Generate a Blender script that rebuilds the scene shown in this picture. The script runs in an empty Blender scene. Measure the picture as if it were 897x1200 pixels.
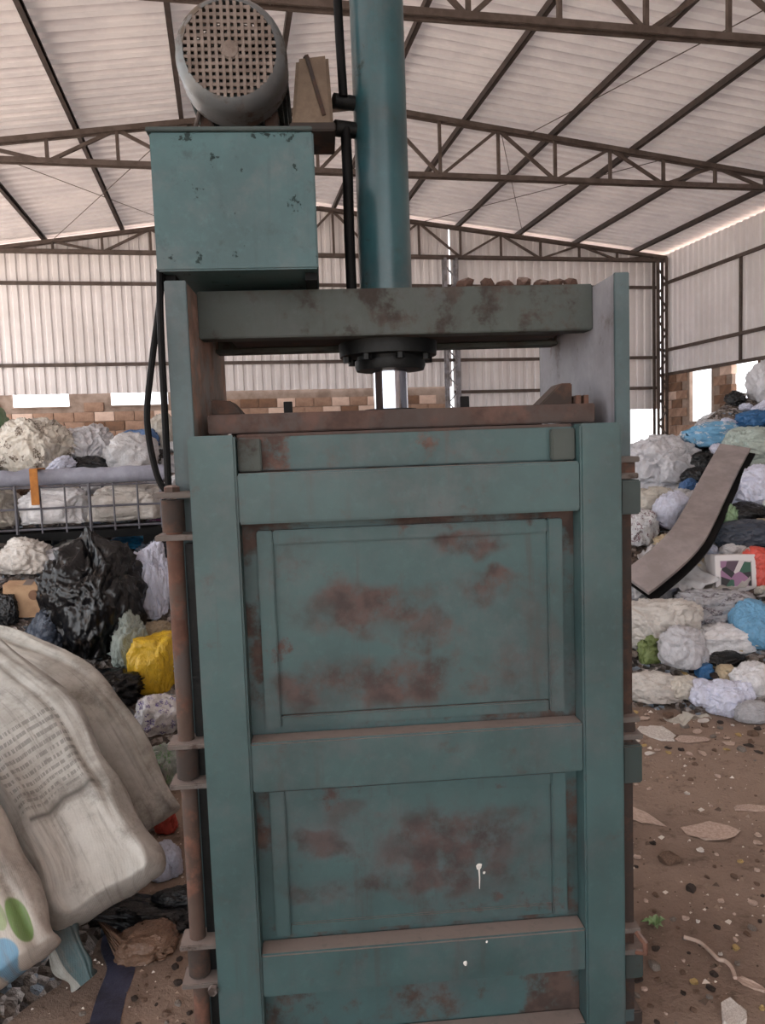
import bpy, bmesh, math, random
from math import sin, cos, radians, pi
from mathutils import Vector, Matrix, noise
random.seed(7)
scene = bpy.context.scene
COL = scene.collection

# ------------------------------------------------------------------ camera
FPX, CAM_H = 900.0, 1.6
_y, _p, _r = radians(11.5), radians(-4.95), radians(2.0)
CF = Vector((sin(_y)*cos(_p), cos(_y)*cos(_p), sin(_p)))
_R = Vector((cos(_y), -sin(_y), 0)); _U = _R.cross(CF)
CR = _R*cos(_r) - _U*sin(_r); CU = _U*cos(_r) + _R*sin(_r)
CC = Vector((0, 0, CAM_H))
cd = bpy.data.cameras.new('camera'); cam = bpy.data.objects.new('camera', cd); COL.objects.link(cam)
cd.sensor_fit = 'HORIZONTAL'; cd.sensor_width = 36; cd.lens = 36*FPX/897
cd.clip_start = 0.05; cd.clip_end = 300
cam.matrix_world = Matrix(((CR.x, CU.x, -CF.x, CC.x), (CR.y, CU.y, -CF.y, CC.y), (CR.z, CU.z, -CF.z, CC.z), (0, 0, 0, 1)))
scene.camera = cam

# ------------------------------------------------------------------ light
w = bpy.data.worlds.new('world'); scene.world = w; w.use_nodes = True
bg = w.node_tree.nodes['Background']
bg.inputs['Color'].default_value = (0.93, 0.96, 1.0, 1); bg.inputs['Strength'].default_value = 1.0
sd = bpy.data.lights.new('sun_offscreen', 'SUN'); sun = bpy.data.objects.new('sun_offscreen', sd); COL.objects.link(sun)
sd.energy = 7.0; sd.angle = radians(3); sd.color = (1.0, 0.97, 0.93)
sun.rotation_euler = (radians(24), 0, radians(-18)); sun.location = (0, -20, 30)
vs = scene.view_settings
vs.view_transform = 'Standard'; vs.look = 'None'; vs.gamma = 1.0; vs.exposure = 1.7; vs.use_curve_mapping = False

# ------------------------------------------------------------------ helpers
def ray(x, y): return CF + CR*((x-448.5)/FPX) + CU*((600-y)/FPX)
def at(x, y, Y): v = ray(x, y); return CC + v*(Y/v.y)
def atz(x, y, z): v = ray(x, y); return CC + v*((z-CAM_H)/v.z)

def srgb(r, g, b):
    f = lambda c: (c/255/12.92) if c <= 10 else ((c/255+.055)/1.055)**2.4
    return (f(r), f(g), f(b), 1)

def tag(o, label=None, cat=None, group=None, kind=None):
    if label: o['label'] = label
    if cat: o['category'] = cat
    if group: o['group'] = group
    if kind: o['kind'] = kind
    return o
def empty(name, loc=(0, 0, 0), rz=0, parent=None):
    o = bpy.data.objects.new(name, None); COL.objects.link(o); o.location = loc; o.rotation_euler = (0, 0, rz)
    o.empty_display_size = .1
    if parent: o.parent = parent
    return o
def link(name, me, mat=None, parent=None, loc=None):
    if mat and not me.materials: me.materials.append(mat)
    o = bpy.data.objects.new(name, me); COL.objects.link(o)
    if parent: o.parent = parent
    if loc is not None: o.location = loc
    return o

class MB:
    def __init__(s): s.v = []; s.f = []
    def add(s, vs, fs):
        n = len(s.v); s.v += [tuple(q) for q in vs]; s.f += [tuple(i+n for i in f) for f in fs]; return s
    def box(s, x0, x1, y0, y1, z0, z1):
        return s.add([(x0,y0,z0),(x1,y0,z0),(x1,y1,z0),(x0,y1,z0),(x0,y0,z1),(x1,y0,z1),(x1,y1,z1),(x0,y1,z1)],
                     [(0,3,2,1),(4,5,6,7),(0,1,5,4),(1,2,6,5),(2,3,7,6),(3,0,4,7)])
    def bar(s, a, b, w, h, up=(0, 0, 1)):
        a = Vector(a); b = Vector(b); t = (b-a).normalized(); u = Vector(up)
        if abs(t.dot(u)) > .98: u = Vector((1, 0, 0))
        sx = t.cross(u).normalized()*w/2; sz = sx.cross(t).normalized()*h/2
        vs = [p+i*sx+j*sz for p in (a, b) for (i, j) in ((-1,-1),(1,-1),(1,1),(-1,1))]
        return s.add(vs, [(0,1,2,3),(7,6,5,4),(0,4,5,1),(1,5,6,2),(2,6,7,3),(3,7,4,0)])
    def tube(s, pts, r, n=10, cap=True):
        pts = [Vector(q) for q in pts]; rs = r if isinstance(r, (list, tuple)) else [r]*len(pts)
        vs = []; fs = []; prev = None
        for i, q in enumerate(pts):
            t = (pts[min(i+1, len(pts)-1)]-pts[max(i-1, 0)]).normalized()
            if prev is None:
                u = t.orthogonal().normalized()
            else:
                u = (prev - t*prev.dot(t)).normalized()
            prev = u; v = t.cross(u)
            vs += [q+(u*cos(2*pi*k/n)+v*sin(2*pi*k/n))*rs[i] for k in range(n)]
        for i in range(len(pts)-1):
            for k in range(n):
                a = i*n+k; b = i*n+(k+1) % n; fs.append((a, b, b+n, a+n))
        if cap:
            fs.append(tuple(range(n-1, -1, -1))); fs.append(tuple(range((len(pts)-1)*n, len(pts)*n)))
        return s.add(vs, fs)
    def lathe(s, c, axis, prof, n=24, cap=True):
        # prof: (distance along axis, radius)
        ax = Vector(axis).normalized(); u = ax.orthogonal().normalized(); v = ax.cross(u); c = Vector(c)
        vs = []; fs = []
        for (d, r) in prof: vs += [c+ax*d+(u*cos(2*pi*k/n)+v*sin(2*pi*k/n))*max(r, 1e-4) for k in range(n)]
        for i in range(len(prof)-1):
            for k in range(n):
                a = i*n+k; b = i*n+(k+1) % n; fs.append((a, b, b+n, a+n))
        if cap: fs.append(tuple(range(n-1, -1, -1))); fs.append(tuple(range((len(prof)-1)*n, len(prof)*n)))
        return s.add(vs, fs)
    def mesh(s, name, bevel=0, smooth=False):
        me = bpy.data.meshes.new(name); me.from_pydata(s.v, [], s.f)
        bm = bmesh.new(); bm.from_mesh(me)
        bmesh.ops.recalc_face_normals(bm, faces=bm.faces)
        if bevel:
            es = [e for e in bm.edges if len(e.link_faces) == 2 and e.calc_face_angle(0) > .6]
            bmesh.ops.bevel(bm, geom=es, offset=bevel, segments=2, affect='EDGES', clamp_overlap=True)
        if smooth:
            for f in bm.faces: f.smooth = True
            for e in bm.edges:
                if len(e.link_faces) == 2 and e.calc_face_angle(0) > .7: e.smooth = False
        bm.to_mesh(me); bm.free(); return me
    def build(s, name, mat, parent=None, bevel=0, smooth=False):
        return link(name, s.mesh(name, bevel, smooth), mat, parent)

def sheet(pts0, pts1, n, off):
    pass

# ------------------------------------------------------------------ materials
class NT:
    def __init__(s, name):
        s.m = bpy.data.materials.new(name); s.m.use_nodes = True; s.t = s.m.node_tree; s.b = s.t.nodes['Principled BSDF']
        s.tc = s.t.nodes.new('ShaderNodeTexCoord')
    def n(s, typ, **kw):
        q = s.t.nodes.new(typ)
        for k, v in kw.items():
            if k in q.inputs: 
                if hasattr(v, 'is_linked'): s.t.links.new(v, q.inputs[k])
                else: q.inputs[k].default_value = v
            else: setattr(q, k, v)
        return q
    def l(s, a, b): s.t.links.new(a, b)
    def coord(s, which='Object', scale=(1, 1, 1), loc=(0, 0, 0)):
        mp = s.n('ShaderNodeMapping'); mp.inputs['Scale'].default_value = scale; mp.inputs['Location'].default_value = loc
        s.l(s.tc.outputs[which], mp.inputs['Vector']); return mp.outputs[0]
    def noise(s, vec, scale, detail=6, rough=.6):
        q = s.n('ShaderNodeTexNoise', Scale=scale, Detail=detail, Roughness=rough); s.l(vec, q.inputs['Vector']); return q.outputs['Fac']
    def rng(s, val, a, b, c=0., d=1.):
        q = s.n('ShaderNodeMapRange'); q.interpolation_type = 'SMOOTHSTEP'
        s.l(val, q.inputs['Value'])
        for i, x in zip(('From Min', 'From Max', 'To Min', 'To Max'), (a, b, c, d)): q.inputs[i].default_value = x
        return q.outputs['Result']
    def mix(s, fac, a, b):
        q = s.n('ShaderNodeMix'); q.data_type = 'RGBA'
        if hasattr(fac, 'is_linked'): s.l(fac, q.inputs[0])
        else: q.inputs[0].default_value = fac
        for sock, x in ((q.inputs[6], a), (q.inputs[7], b)):
            if hasattr(x, 'is_linked'): s.l(x, sock)
            else: sock.default_value = x
        return q.outputs[2]
    def math(s, op, a, b=0.):
        q = s.n('ShaderNodeMath'); q.operation = op
        for sock, x in ((q.inputs[0], a), (q.inputs[1], b)):
            if hasattr(x, 'is_linked'): s.l(x, sock)
            else: sock.default_value = x
        return q.outputs[0]
    def col(s, c): s.l(c, s.b.inputs['Base Color']); return s
    def bump(s, h, strength=.3, dist=.01):
        q = s.n('ShaderNodeBump', Strength=strength, Distance=dist); s.l(h, q.inputs['Height']); s.l(q.outputs[0], s.b.inputs['Normal'])
    def set(s, **kw):
        for k, v in kw.items(): s.b.inputs[k.replace('_', ' ')].default_value = v
        return s
def mul(c, k): return (c[0]*k, c[1]*k, c[2]*k, 1)

def paint(name, base, rust, lo=.56, hi=.66, blobs=(), dust=.8, rough=.55, streak=.35, scale=6):
    n = NT(name); oc = n.coord()
    big = n.noise(oc, 2.3, 5); fine = n.noise(oc, 34, 6, .7)
    base = mul(base, .66); rust = mul(rust, .68); lum = sum(base[:3])/3
    c = n.mix(n.rng(big, .35, .7), base, mul(base, .62))
    c = n.mix(n.rng(n.noise(n.coord(loc=(3, 1, 7)), 5, 7, .7), .45, .7, 0, .45), c, (lum*1.25, lum*1.25, lum*1.3, 1))
    c = n.mix(n.rng(n.noise(n.coord(loc=(1, 5, 2)), 11, 8, .75), .55, .72, 0, .5), c, mul(rust, .6))
    c = n.mix(n.rng(fine, .5, .8, 0, .35), c, mul(base, 1.5))
    st = n.noise(n.coord(scale=(22, 22, 1.6)), 1, 5)
    c = n.mix(n.rng(st, .55, .75, 0, streak), c, mul(rust, .55))
    rn = n.noise(oc, scale, 9, .68)
    mask = n.rng(rn, lo, hi)
    if blobs:
        warp = n.n('ShaderNodeTexNoise', Scale=9., Detail=5.); n.l(oc, warp.inputs['Vector'])
        vm = n.n('ShaderNodeVectorMath', operation='MULTIPLY_ADD'); n.l(warp.outputs['Color'], vm.inputs[0])
        vm.inputs[1].default_value = (.2, 0, .17); 
        sub = n.n('ShaderNodeVectorMath', operation='SUBTRACT'); n.l(oc, sub.inputs[0]); sub.inputs[1].default_value = (.1, 0, .085)
        n.l(sub.outputs[0], vm.inputs[2])
        acc = None
        for (u, z, ru, rz, k) in blobs:
            a = n.n('ShaderNodeVectorMath', operation='SUBTRACT'); n.l(vm.outputs[0], a.inputs[0]); a.inputs[1].default_value = (u, 0, z)
            b = n.n('ShaderNodeVectorMath', operation='MULTIPLY'); n.l(a.outputs[0], b.inputs[0]); b.inputs[1].default_value = (1/ru, 0, 1/rz)
            d = n.n('ShaderNodeVectorMath', operation='LENGTH'); n.l(b.outputs[0], d.inputs[0])
            q = n.rng(d.outputs['Value'], .55, 1.35, k*.85, 0)
            acc = q if acc is None else n.math('MAXIMUM', acc, q)
        acc = n.math('MULTIPLY', acc, n.rng(rn, .36, .56, .1, 1))
        mask = n.math('MAXIMUM', mask, acc)
    rc = n.mix(n.rng(n.noise(oc, 14, 6), .35, .65), rust, mul(rust, .5))
    c = n.mix(mask, c, rc)
    if dust:
        g = n.n('ShaderNodeNewGeometry'); sp = n.n('ShaderNodeSeparateXYZ'); n.l(g.outputs['True Normal'], sp.inputs[0])
        f = n.math('MULTIPLY', n.rng(sp.outputs['Z'], .5, .95, 0, dust), n.rng(fine, .2, .5, .6, 1))
        c = n.mix(f, c, srgb(150, 133, 126))
    n.col(c); n.set(Roughness=rough, Metallic=0.0)
    n.l(n.rng(mask, 0, 1, rough, .9), n.b.inputs['Roughness'])
    h = n.math('SUBTRACT', n.math('MULTIPLY', fine, .4), n.math('MULTIPLY', mask, .5))
    n.bump(h, .35, .004)
    return n.m

def plain(name, c1, c2, scale=8, rough=.6, bump=.2, metal=0., spec=.5, dist=.01):
    n = NT(name); oc = n.coord(); f = n.noise(oc, scale, 7, .65)
    n.col(n.mix(n.rng(f, .35, .65), c1, c2)); n.set(Roughness=rough, Metallic=metal); n.b.inputs['Specular IOR Level'].default_value = spec
    if bump: n.bump(n.noise(oc, scale*4, 6, .7), bump, dist)
    return n.m

def plastic(name, c, rough=.38, var=.25, spots=None, trans=0., vein=True):
    n = NT(name); oc = n.coord(); oi = n.n('ShaderNodeObjectInfo')
    f = n.noise(oc, 3.5, 6, .65)
    k = n.rng(oi.outputs['Random'], 0, 1, .72, 1.08)
    base = n.mix(n.rng(f, .35, .68), mul(c, 1.0), mul(c, 1-var))
    hs = n.n('ShaderNodeHueSaturation'); n.l(base, hs.inputs['Color']); n.l(k, hs.inputs['Value'])
    cc = hs.outputs[0]
    if spots:
        vo = n.n('ShaderNodeTexVoronoi', Scale=5.); n.l(oc, vo.inputs['Vector'])
        sp = n.n('ShaderNodeSeparateColor'); n.l(vo.outputs['Color'], sp.inputs[0])
        m = n.math('MULTIPLY', n.rng(sp.outputs[0], .7, .78), n.rng(n.noise(oc, 18, 3), .42, .55))
        cc = n.mix(m, cc, spots)
    dirt = n.rng(n.noise(oc, 7, 8, .75), .56, .75, 0, .6)
    cc = n.mix(dirt, cc, srgb(112, 98, 86))
    n.col(cc); n.set(Roughness=rough)
    if trans: n.b.inputs['Transmission Weight'].default_value = trans
    r = n.n('ShaderNodeTexNoise', Scale=11., Detail=5., Roughness=.6); n.l(oc, r.inputs['Vector']); r.noise_type = 'RIDGED_MULTIFRACTAL' if hasattr(r, 'noise_type') else r.noise_type
    n.bump(r.outputs['Fac'], .35, .02)
    return n.m

TEAL = srgb(74, 104, 105); RUST = srgb(104, 80, 74)
def dk(px, py):           # door plane -> press local (u, z)
    n_ = PD; o_ = PO; v = ray(px, py); t = (o_-CC).dot(n_)/v.dot(n_); q = CC+v*t-o_
    return q.dot(PW), (CC+v*t).z
PA = radians(-7.3); PO = Vector((.43, 1.767, 0)); PW = Vector((cos(PA), sin(PA), 0)); PD = Vector((-sin(PA), cos(PA), 0))
def blob(px, py, rx, ry, k=1.):
    u, z = dk(px, py); return (u, z, rx/490, ry/480, k)
M = {}
M['splash'] = plain('white_droppings', srgb(230, 226, 220), srgb(200, 196, 190), 30, .8, .1)
M['teal'] = paint('teal_paint', TEAL, RUST, .66, .74, dust=.85, rough=.5)
M['panel_up'] = paint('panel_paint_upper', TEAL, srgb(104, 79, 74), .60, .70, dust=.5, streak=.5, blobs=[
    blob(430, 715, 85, 30), blob(480, 805, 120, 34), blob(555, 645, 42, 18), blob(600, 692, 48, 18), blob(362, 810, 35, 25, .9),
    blob(505, 745, 45, 20, .8), blob(600, 790, 45, 30, .7), blob(640, 740, 24, 70, .35), blob(345, 650, 30, 20, .5)])
M['panel_low'] = paint('panel_paint_lower', TEAL, srgb(94, 72, 69), .56, .68, dust=.5, streak=.5, blobs=[
    blob(535, 1010, 95, 60), blob(470, 1055, 120, 22, .9), blob(365, 1000, 34, 14, .9), blob(600, 985, 40, 40, .8), blob(420, 975, 50, 18, .6), blob(380, 1065, 45, 16, .8)])
M['panel_base'] = paint('panel_paint_bottom', TEAL, srgb(98, 78, 70), .45, .6, dust=.5)
M['panel_top'] = paint('panel_paint_top', TEAL, srgb(118, 92, 84), .55, .66, dust=.7)
M['beam'] = paint('beam_paint', srgb(82, 90, 85), srgb(84, 74, 68), .47, .62, dust=.8, rough=.7, scale=9)
M['tank'] = paint('tank_paint', srgb(72, 110, 114), srgb(40, 60, 60), .63, .66, dust=.5, rough=.5, scale=22)
M['cyl'] = paint('cylinder_paint', srgb(58, 102, 110), srgb(70, 80, 74), .62, .7, dust=.3, rough=.28)
M['web_rust'] = paint('upright_rust', srgb(176, 168, 160), srgb(216, 176, 158), .40, .58, dust=.6, rough=.8)
M['web_grey'] = paint('upright_grey', srgb(172, 170, 178), srgb(140, 128, 124), .55, .7, dust=.4, rough=.6)
M['flange'] = paint('flange_paint', srgb(82, 106, 110), srgb(92, 84, 78), .62, .72, dust=.5, rough=.5)
M['flange_shaded'] = paint('flange_shaded_paint', srgb(56, 72, 70), srgb(78, 68, 62), .58, .7, dust=.5, rough=.55)  # darker copy of the flange paint, shade put into the colour
M['rust'] = paint('rusty_steel', srgb(92, 72, 62), srgb(128, 88, 72), .45, .6, dust=.7, rough=.85, scale=12)
M['rust_dark'] = paint('rusty_steel_dark', srgb(64, 52, 46), srgb(92, 66, 54), .45, .6, dust=.5, rough=.85, scale=12)
M['platen'] = paint('platen_rust', srgb(96, 80, 74), srgb(112, 86, 77), .42, .6, dust=.7, rough=.85, scale=10)
M['lug'] = paint('worn_steel', srgb(116, 106, 100), srgb(96, 78, 70), .5, .64, dust=.6, rough=.7, scale=14)
M['black'] = plain('black_rubber', srgb(7, 7, 8), srgb(13, 12, 12), 20, .6, .1, 0, .15)
M['grease'] = plain('greasy_black_steel', srgb(7, 9, 10), srgb(20, 22, 22), 12, .5, .2, 0, .25)
M['chrome'] = plain('chromed_rod', srgb(205, 208, 215), srgb(190, 192, 200), 5, .12, 0, 1.)
M['motor'] = paint('motor_paint', srgb(96, 112, 112), srgb(104, 86, 70), .5, .62, dust=.5, rough=.6, scale=7)
M['motor_rim'] = paint('motor_rim_worn', srgb(112, 116, 118), srgb(104, 90, 78), .5, .62, dust=.3, rough=.35, scale=8)
M['grille'] = plain('grille_dusty_metal', srgb(118, 106, 99), srgb(92, 79, 71), 24, .7, .2)
M['junction'] = plain('junction_box_brown', srgb(112, 96, 80), srgb(88, 72, 58), 9, .7, .2)
M['hole'] = plain('fan_dark', srgb(16, 15, 15), srgb(22, 20, 20), 8, .9, 0)

def roof_mat():
    n = NT('pale_roof_sheet'); oc = n.coord(); f = n.noise(oc, 1.3, 7, .65); c = n.mix(n.rng(f, .35, .65), srgb(226, 220, 220), srgb(208, 202, 204))
    n.col(c); n.set(Roughness=.5); tl = n.n('ShaderNodeBsdfTranslucent'); tl.inputs['Color'].default_value = srgb(230, 222, 220); mx = n.n('ShaderNodeMixShader'); mx.inputs[0].default_value = .021
    n.l(n.b.outputs[0], mx.inputs[1]); n.l(tl.outputs[0], mx.inputs[2]); n.l(mx.outputs[0], n.t.nodes['Material Output'].inputs['Surface']); return n.m
M['roof'] = roof_mat()
M['clad'] = plain('zinc_cladding', srgb(236, 232, 233), srgb(222, 217, 217), .8, .5, .0, 0, .4)
M['steel'] = plain('brown_primer_steel', srgb(92, 80, 74), srgb(74, 62, 56), 6, .7, .1)
M['steel_dark'] = plain('dark_purlin_steel', srgb(70, 58, 54), srgb(52, 44, 42), 6, .7, .1)
M['steel_backlit'] = plain('backlit_lattice_steel', srgb(150, 150, 158), srgb(110, 104, 104), 6, .6, .1)  # lighter copy of the column steel, backlight put into its colour
M['block'] = plain('clay_block', srgb(178, 146, 126), srgb(150, 120, 102), 5, .9, .5)
M['block_pale'] = plain('pale_clay_block', srgb(232, 206, 190), srgb(212, 184, 168), 5, .9, .5)
M['block_brown'] = plain('brown_clay_block', srgb(140, 106, 84), srgb(116, 90, 74), 5, .9, .5)
M['mortar'] = plain('mortar', srgb(170, 152, 140), srgb(140, 122, 110), 3, .95, .5)

def dirt_mat():
    n = NT('dirt_ground'); oc = n.coord()
    a = n.noise(oc, 1.1, 8, .6); b = n.noise(oc, 9, 8, .7); d = n.noise(oc, 55, 5, .7)
    c = n.mix(n.rng(a, .35, .65), srgb(160, 139, 125), srgb(136, 117, 105))
    c = n.mix(n.rng(b, .52, .72, 0, .7), c, srgb(96, 80, 70))
    c = n.mix(n.rng(d, .58, .75, 0, .6), c, srgb(160, 140, 124))
    n.col(c); n.set(Roughness=.95); n.b.inputs['Specular IOR Level'].default_value = .2
    n.bump(n.math('ADD', n.math('MULTIPLY', b, .6), n.math('MULTIPLY', d, .4)), .7, .03)
    return n.m
M['dirt'] = dirt_mat()
M['yard'] = plain('pale_bounce_yard', srgb(190, 178, 166), srgb(172, 158, 146), 2, .95, .3)  # yard colour kept pale to bounce light into the shed

# ------------------------------------------------------------------ setting: ground
def gz(x, y): return .018*noise.noise(Vector((x*1.3, y*1.3, 0)))+.010*noise.noise(Vector((x*5, y*5, 3)))-.012
def axis(lo, a, b, hi, st):
    c = [lo]; k = a
    out = []
    n = int((b-a)/st)
    f = [a+i*st for i in range(n+1)]
    pre = []; d = st; x = a
    while x-d > lo: d *= 1.5; x -= d; pre.append(max(x, lo))
    post = []; d = st; x = f[-1]
    while x+d < hi: d *= 1.5; x += d; post.append(min(x, hi))
    return pre[::-1]+f+post
xs = axis(-60, -2.5, 5, 70, .06); ys = axis(-60, 1.0, 6.5, 80, .06)
vv = [(x, y, gz(x, y)) for y in ys for x in xs]; nx = len(xs)
ff = [(j*nx+i, j*nx+i+1, (j+1)*nx+i+1, (j+1)*nx+i) for j in range(len(ys)-1) for i in range(nx-1)]
fm = MB().add(vv, ff).mesh('floor', 0, True)
tag(link('floor', fm, M['dirt']), 'packed brown dirt ground littered with grit', 'ground', kind='structure')

# ------------------------------------------------------------------ setting: shed shell
RX, RZ, XL, XR, YB, YF = 2.25, 6.84, -6.2, 10.45, 17.0, -9.0
def roofz(x): return RZ-.112*(x-RX) if x > RX else RZ-.145*(RX-x)
def ribs(a, b, pitch, h):
    out = []; t = a
    while t < b:
        out += [(t, 0), (t+pitch*.46, 0), (t+pitch*.56, h), (t+pitch*.9, h)]; t += pitch
    return out
def roof_mesh():
    pr = ribs(YF, YB+.45, .235, .058); X = [XL-.5, RX, XR+.4]; v = []; f = []
    for x in X: v += [(x, y, roofz(x)+h) for (y, h) in pr]
    n = len(pr)
    for k in range(2):
        for i in range(n-1): f.append((k*n+i, k*n+i+1, (k+1)*n+i+1, (k+1)*n+i))
    return MB().add(v, f)
ceiling = tag(roof_mesh().build('ceiling', M['roof']), 'corrugated pale metal gable roof on steel trusses', 'roof', kind='structure')
for px_ in (9.72, 8.22, 6.81, 5.39, 3.95, 2.6, 1.0, -.35, -1.8, -3.32, -4.7, -6.1):
    z = roofz(px_)-.005
    mb = MB().box(px_-.03, px_+.03, YF, YB+.2, z-.1, z-.094).box(px_-.03, px_-.024, YF, YB+.2, z-.1, z).box(px_-.03, px_+.03, YF, YB+.2, z-.008, z)
    mb.box(px_+.024, px_+.03, YF, YB+.2, z-.03, z)
    mb.build('purlin', M['steel_dark'], ceiling)
ZB = 5.71
def truss(Y, x0):
    mb = MB()
    xs_ = [XL, RX, XR]
    for a, b in ((XL, RX), (RX, XR)):
        for dy in (-.05, .05):
            mb.bar((a, Y+dy, roofz(a)-.15), (b, Y+dy, roofz(b)-.15), .03, .07)
    for dy in (-.05, .05): mb.bar((XL, Y+dy, ZB), (XR, Y+dy, ZB), .03, .07)
    tr = mb.build('roof_truss', M['steel'], ceiling)
    k0 = int((XL-x0)/.95)-1; k = k0
    nodes = []
    while x0+.95*k < XR:
        x = x0+.95*k
        if x > XL+.05: nodes.append((k, x))
        k += 1
    for k, x in nodes:
        top = roofz(x)-.15
        if top-ZB > .08: MB().bar((x, Y, ZB), (x, Y, top), .05, .045).build('post', M['steel'], tr)
    for (k, x), (k2, x2) in zip(nodes, nodes[1:]):
        a, b = ((x, roofz(x)-.15), (x2, ZB)) if k % 2 else ((x, ZB), (x2, roofz(x2)-.15))
        MB().bar((a[0], Y, a[1]), (b[0], Y, b[1]), .045, .045).build('diagonal', M['steel'], tr)
    return tr
truss(16.8, 3.5); truss(11.8, 3.5); truss(7.5, 3.5-.95); truss(2.8, 3.5-.95); truss(-2, 3.5-.95); truss(-6.7, 3.5-.95)
# thin bracing rods under the roof
for a, b in (((4.9, 11.8), (6.2, 7.5)), ((6.9, 16.8), (4.5, 11.8)), ((4.4, 16.8), (7.3, 11.8)), ((-3.2, 16.8), (-.4, 11.8)), ((-.6, 16.8), (-3.2, 11.8))):
    MB().tube([(a[0], a[1], roofz(a[0])-.17), (b[0], b[1], roofz(b[0])-.17)], .007, 6).build('bracing_rod', M['steel'], ceiling)

def clad_wall(axis_, c, a, b, zlo, zhi, name, parent, pitch=.2, h=.035, flip=1):
    pr = ribs(a, b, pitch, h*flip); pr = [q for q in pr if q[0] <= b]; n = len(pr); v = []
    for top in (0, 1):
        for (t, d) in pr:
            z = (zhi(t) if callable(zhi) else zhi) if top else (zlo(t) if callable(zlo) else zlo)
            v.append((t, c+d, z) if axis_ == 'x' else (c+d, t, z))
    return MB().add(v, [(i, i+1, n+i+1, n+i) for i in range(n-1)]).build(name, M['clad'], parent)
BW, BH, BD = .39, .19, .14
BLK = ['block', 'block', 'block_pale', 'block_brown']
blk = {}
def block(parent, axis_, t, fixed, z, mat, w_=BW):
    key = (axis_, mat, round(w_, 3))
    if key not in blk:
        mb = MB().box(-w_/2, w_/2, 0, BD, -BH/2, BH/2) if axis_ == 'x' else MB().box(0, BD, -w_/2, w_/2, -BH/2, BH/2)
        blk[key] = mb.mesh('block', .006); blk[key].materials.append(M[mat])
    loc = (t, fixed+random.uniform(-.008, .004), z) if axis_ == 'x' else (fixed+random.uniform(-.008, .004), t, z)
    link('block', blk[key], None, parent, loc)

# back wall: masonry up to 2.9 m with gaps under the cladding, a metal panel on the right and an open doorway at the corner
mb = MB()
GAPS = [(-4.18, -3.08), (-2.26, -1.1)]
mb.box(XL, 5.05, YB+.03, YB+.12, 0, 2.60)
edges = [XL, -4.18, -3.08, -2.26, -1.1, 5.05]
for i in range(0, 6, 2): mb.box(edges[i], edges[i+1], YB+.03, YB+.12, 2.60, 2.90)
back = tag(mb.build('wall_back', M['mortar']), 'clay block wall with ribbed metal cladding above', 'wall', kind='structure')
for r in range(8):
    z = 1.10+BH/2+.01+r*.2; off = (r % 2)*.2
    t = XL+.2+off
    while t < 5.0:
        hole = r == 7 and any(g0-.21 < t < g1+.21 for g0, g1 in GAPS)
        if not hole: block(back, 'x', t, YB, z, random.choice(BLK))
        t += .4
for g0, g1 in GAPS:
    MB().box(g0-.02, g1+.02, YB-.02, YB+.13, 2.60, 2.63).build('sill', M['mortar'], back)
roofgap = lambda x: roofz(x)-.075
clad_wall('x', YB-.05, XL, 5.2, 2.88, roofgap, 'cladding_sheet', back)
clad_wall('x', YB-.045, 5.2, 9.62, .02, roofgap, 'cladding_sheet', back, flip=1)
clad_wall('x', YB-.04, 9.6, XR, 2.25, roofgap, 'cladding_sheet', back)
for z, a in ((5.11, XL), (3.47, XL), (2.75, 5.2), (1.3, 5.2)):
    MB().box(a, 10.3 if z > 2.3 else 9.6, YB-.1, YB-.055, z-.035, z+.035).build('girt', M['steel'], back)
def lattice(xc, yc, w_, ztop, parent, mat):
    mb = MB()
    for s in (-1, 1):
        for q in (-1, 1): mb.box(xc+s*w_/2-.03, xc+s*w_/2+.03, yc+q*.09-.02, yc+q*.09+.02, 0, ztop)
    lc = mb.build('lattice_column', mat, parent); z = .1; s = 1
    while z < ztop-.3:
        MB().bar((xc-s*w_/2, yc-.09, z), (xc+s*w_/2, yc-.09, z+.3), .02, .05, (0, 1, 0)).build('lacing_bar', mat, lc); z += .3; s = -s
lattice(5.14, YB-.2, .26, 5.68, back, M['steel_backlit'])
lattice(10.27, YB-.25, .22, 5.75, back, M['steel'])

# right wall: block masonry with two openings, cladding above
WIN = [(15.1, 15.9, 1.9, 3.03), (13.55, 14.4, 1.9, 3.02), (11.6, 12.4, 1.9, 3.02), (9.6, 10.4, 1.9, 3.02)]
mb = MB(); YW = YF
mb.box(XR+.03, XR+.12, YW, YB, 0, 1.9)
ed = [YW, 9.6, 10.4, 11.6, 12.4, 13.55, 14.4, 15.1, 15.9, YB]
for i in range(0, 10, 2): mb.box(XR+.03, XR+.12, ed[i], ed[i+1], 1.9, 3.03)
right = tag(mb.build('wall_right', M['mortar']), 'pale block wall with open window holes under cladding', 'wall', kind='structure')
for r in range(10):
    z = 1.03+BH/2+.005+r*.2; off = (r % 2)*.2; t = YB-.22-off
    while t > 10.5:
        if not any(a-.17 < t < b+.17 and z > c0-.05 for a, b, c0, d0 in WIN): block(right, 'y', t, XR, z, random.choice(BLK))
        t -= .4
eav = roofz(XR)
clad_wall('y', XR+.03, YW, YB, 3.03, eav-.06, 'cladding_sheet', right)
for z in (5.18, 3.62, 3.05):
    MB().box(XR-.035, XR+.02, YW, YB-.05, z-.035, z+.035).build('girt', M['steel'], right)
for y in (14.1, 11.3, 8.5):
    MB().box(XR-.02, XR+.02, y-.03, y+.03, 3.05, 5.18).build('sheet_joint', M['steel'], right)
# added unseen wall on half of the entrance side, blocking light
front = tag(MB().box(4.0, XR, YF-.15, YF-.03, 0, 1.0).build('wall_front_blocker', M['block']), 'added unseen ribbed metal wall blocking light on the entrance side', 'wall', kind='structure')
clad_wall('x', YF, 4.0, XR, 1.0, lambda x: roofz(x)-.1, 'cladding_sheet', front)
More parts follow.
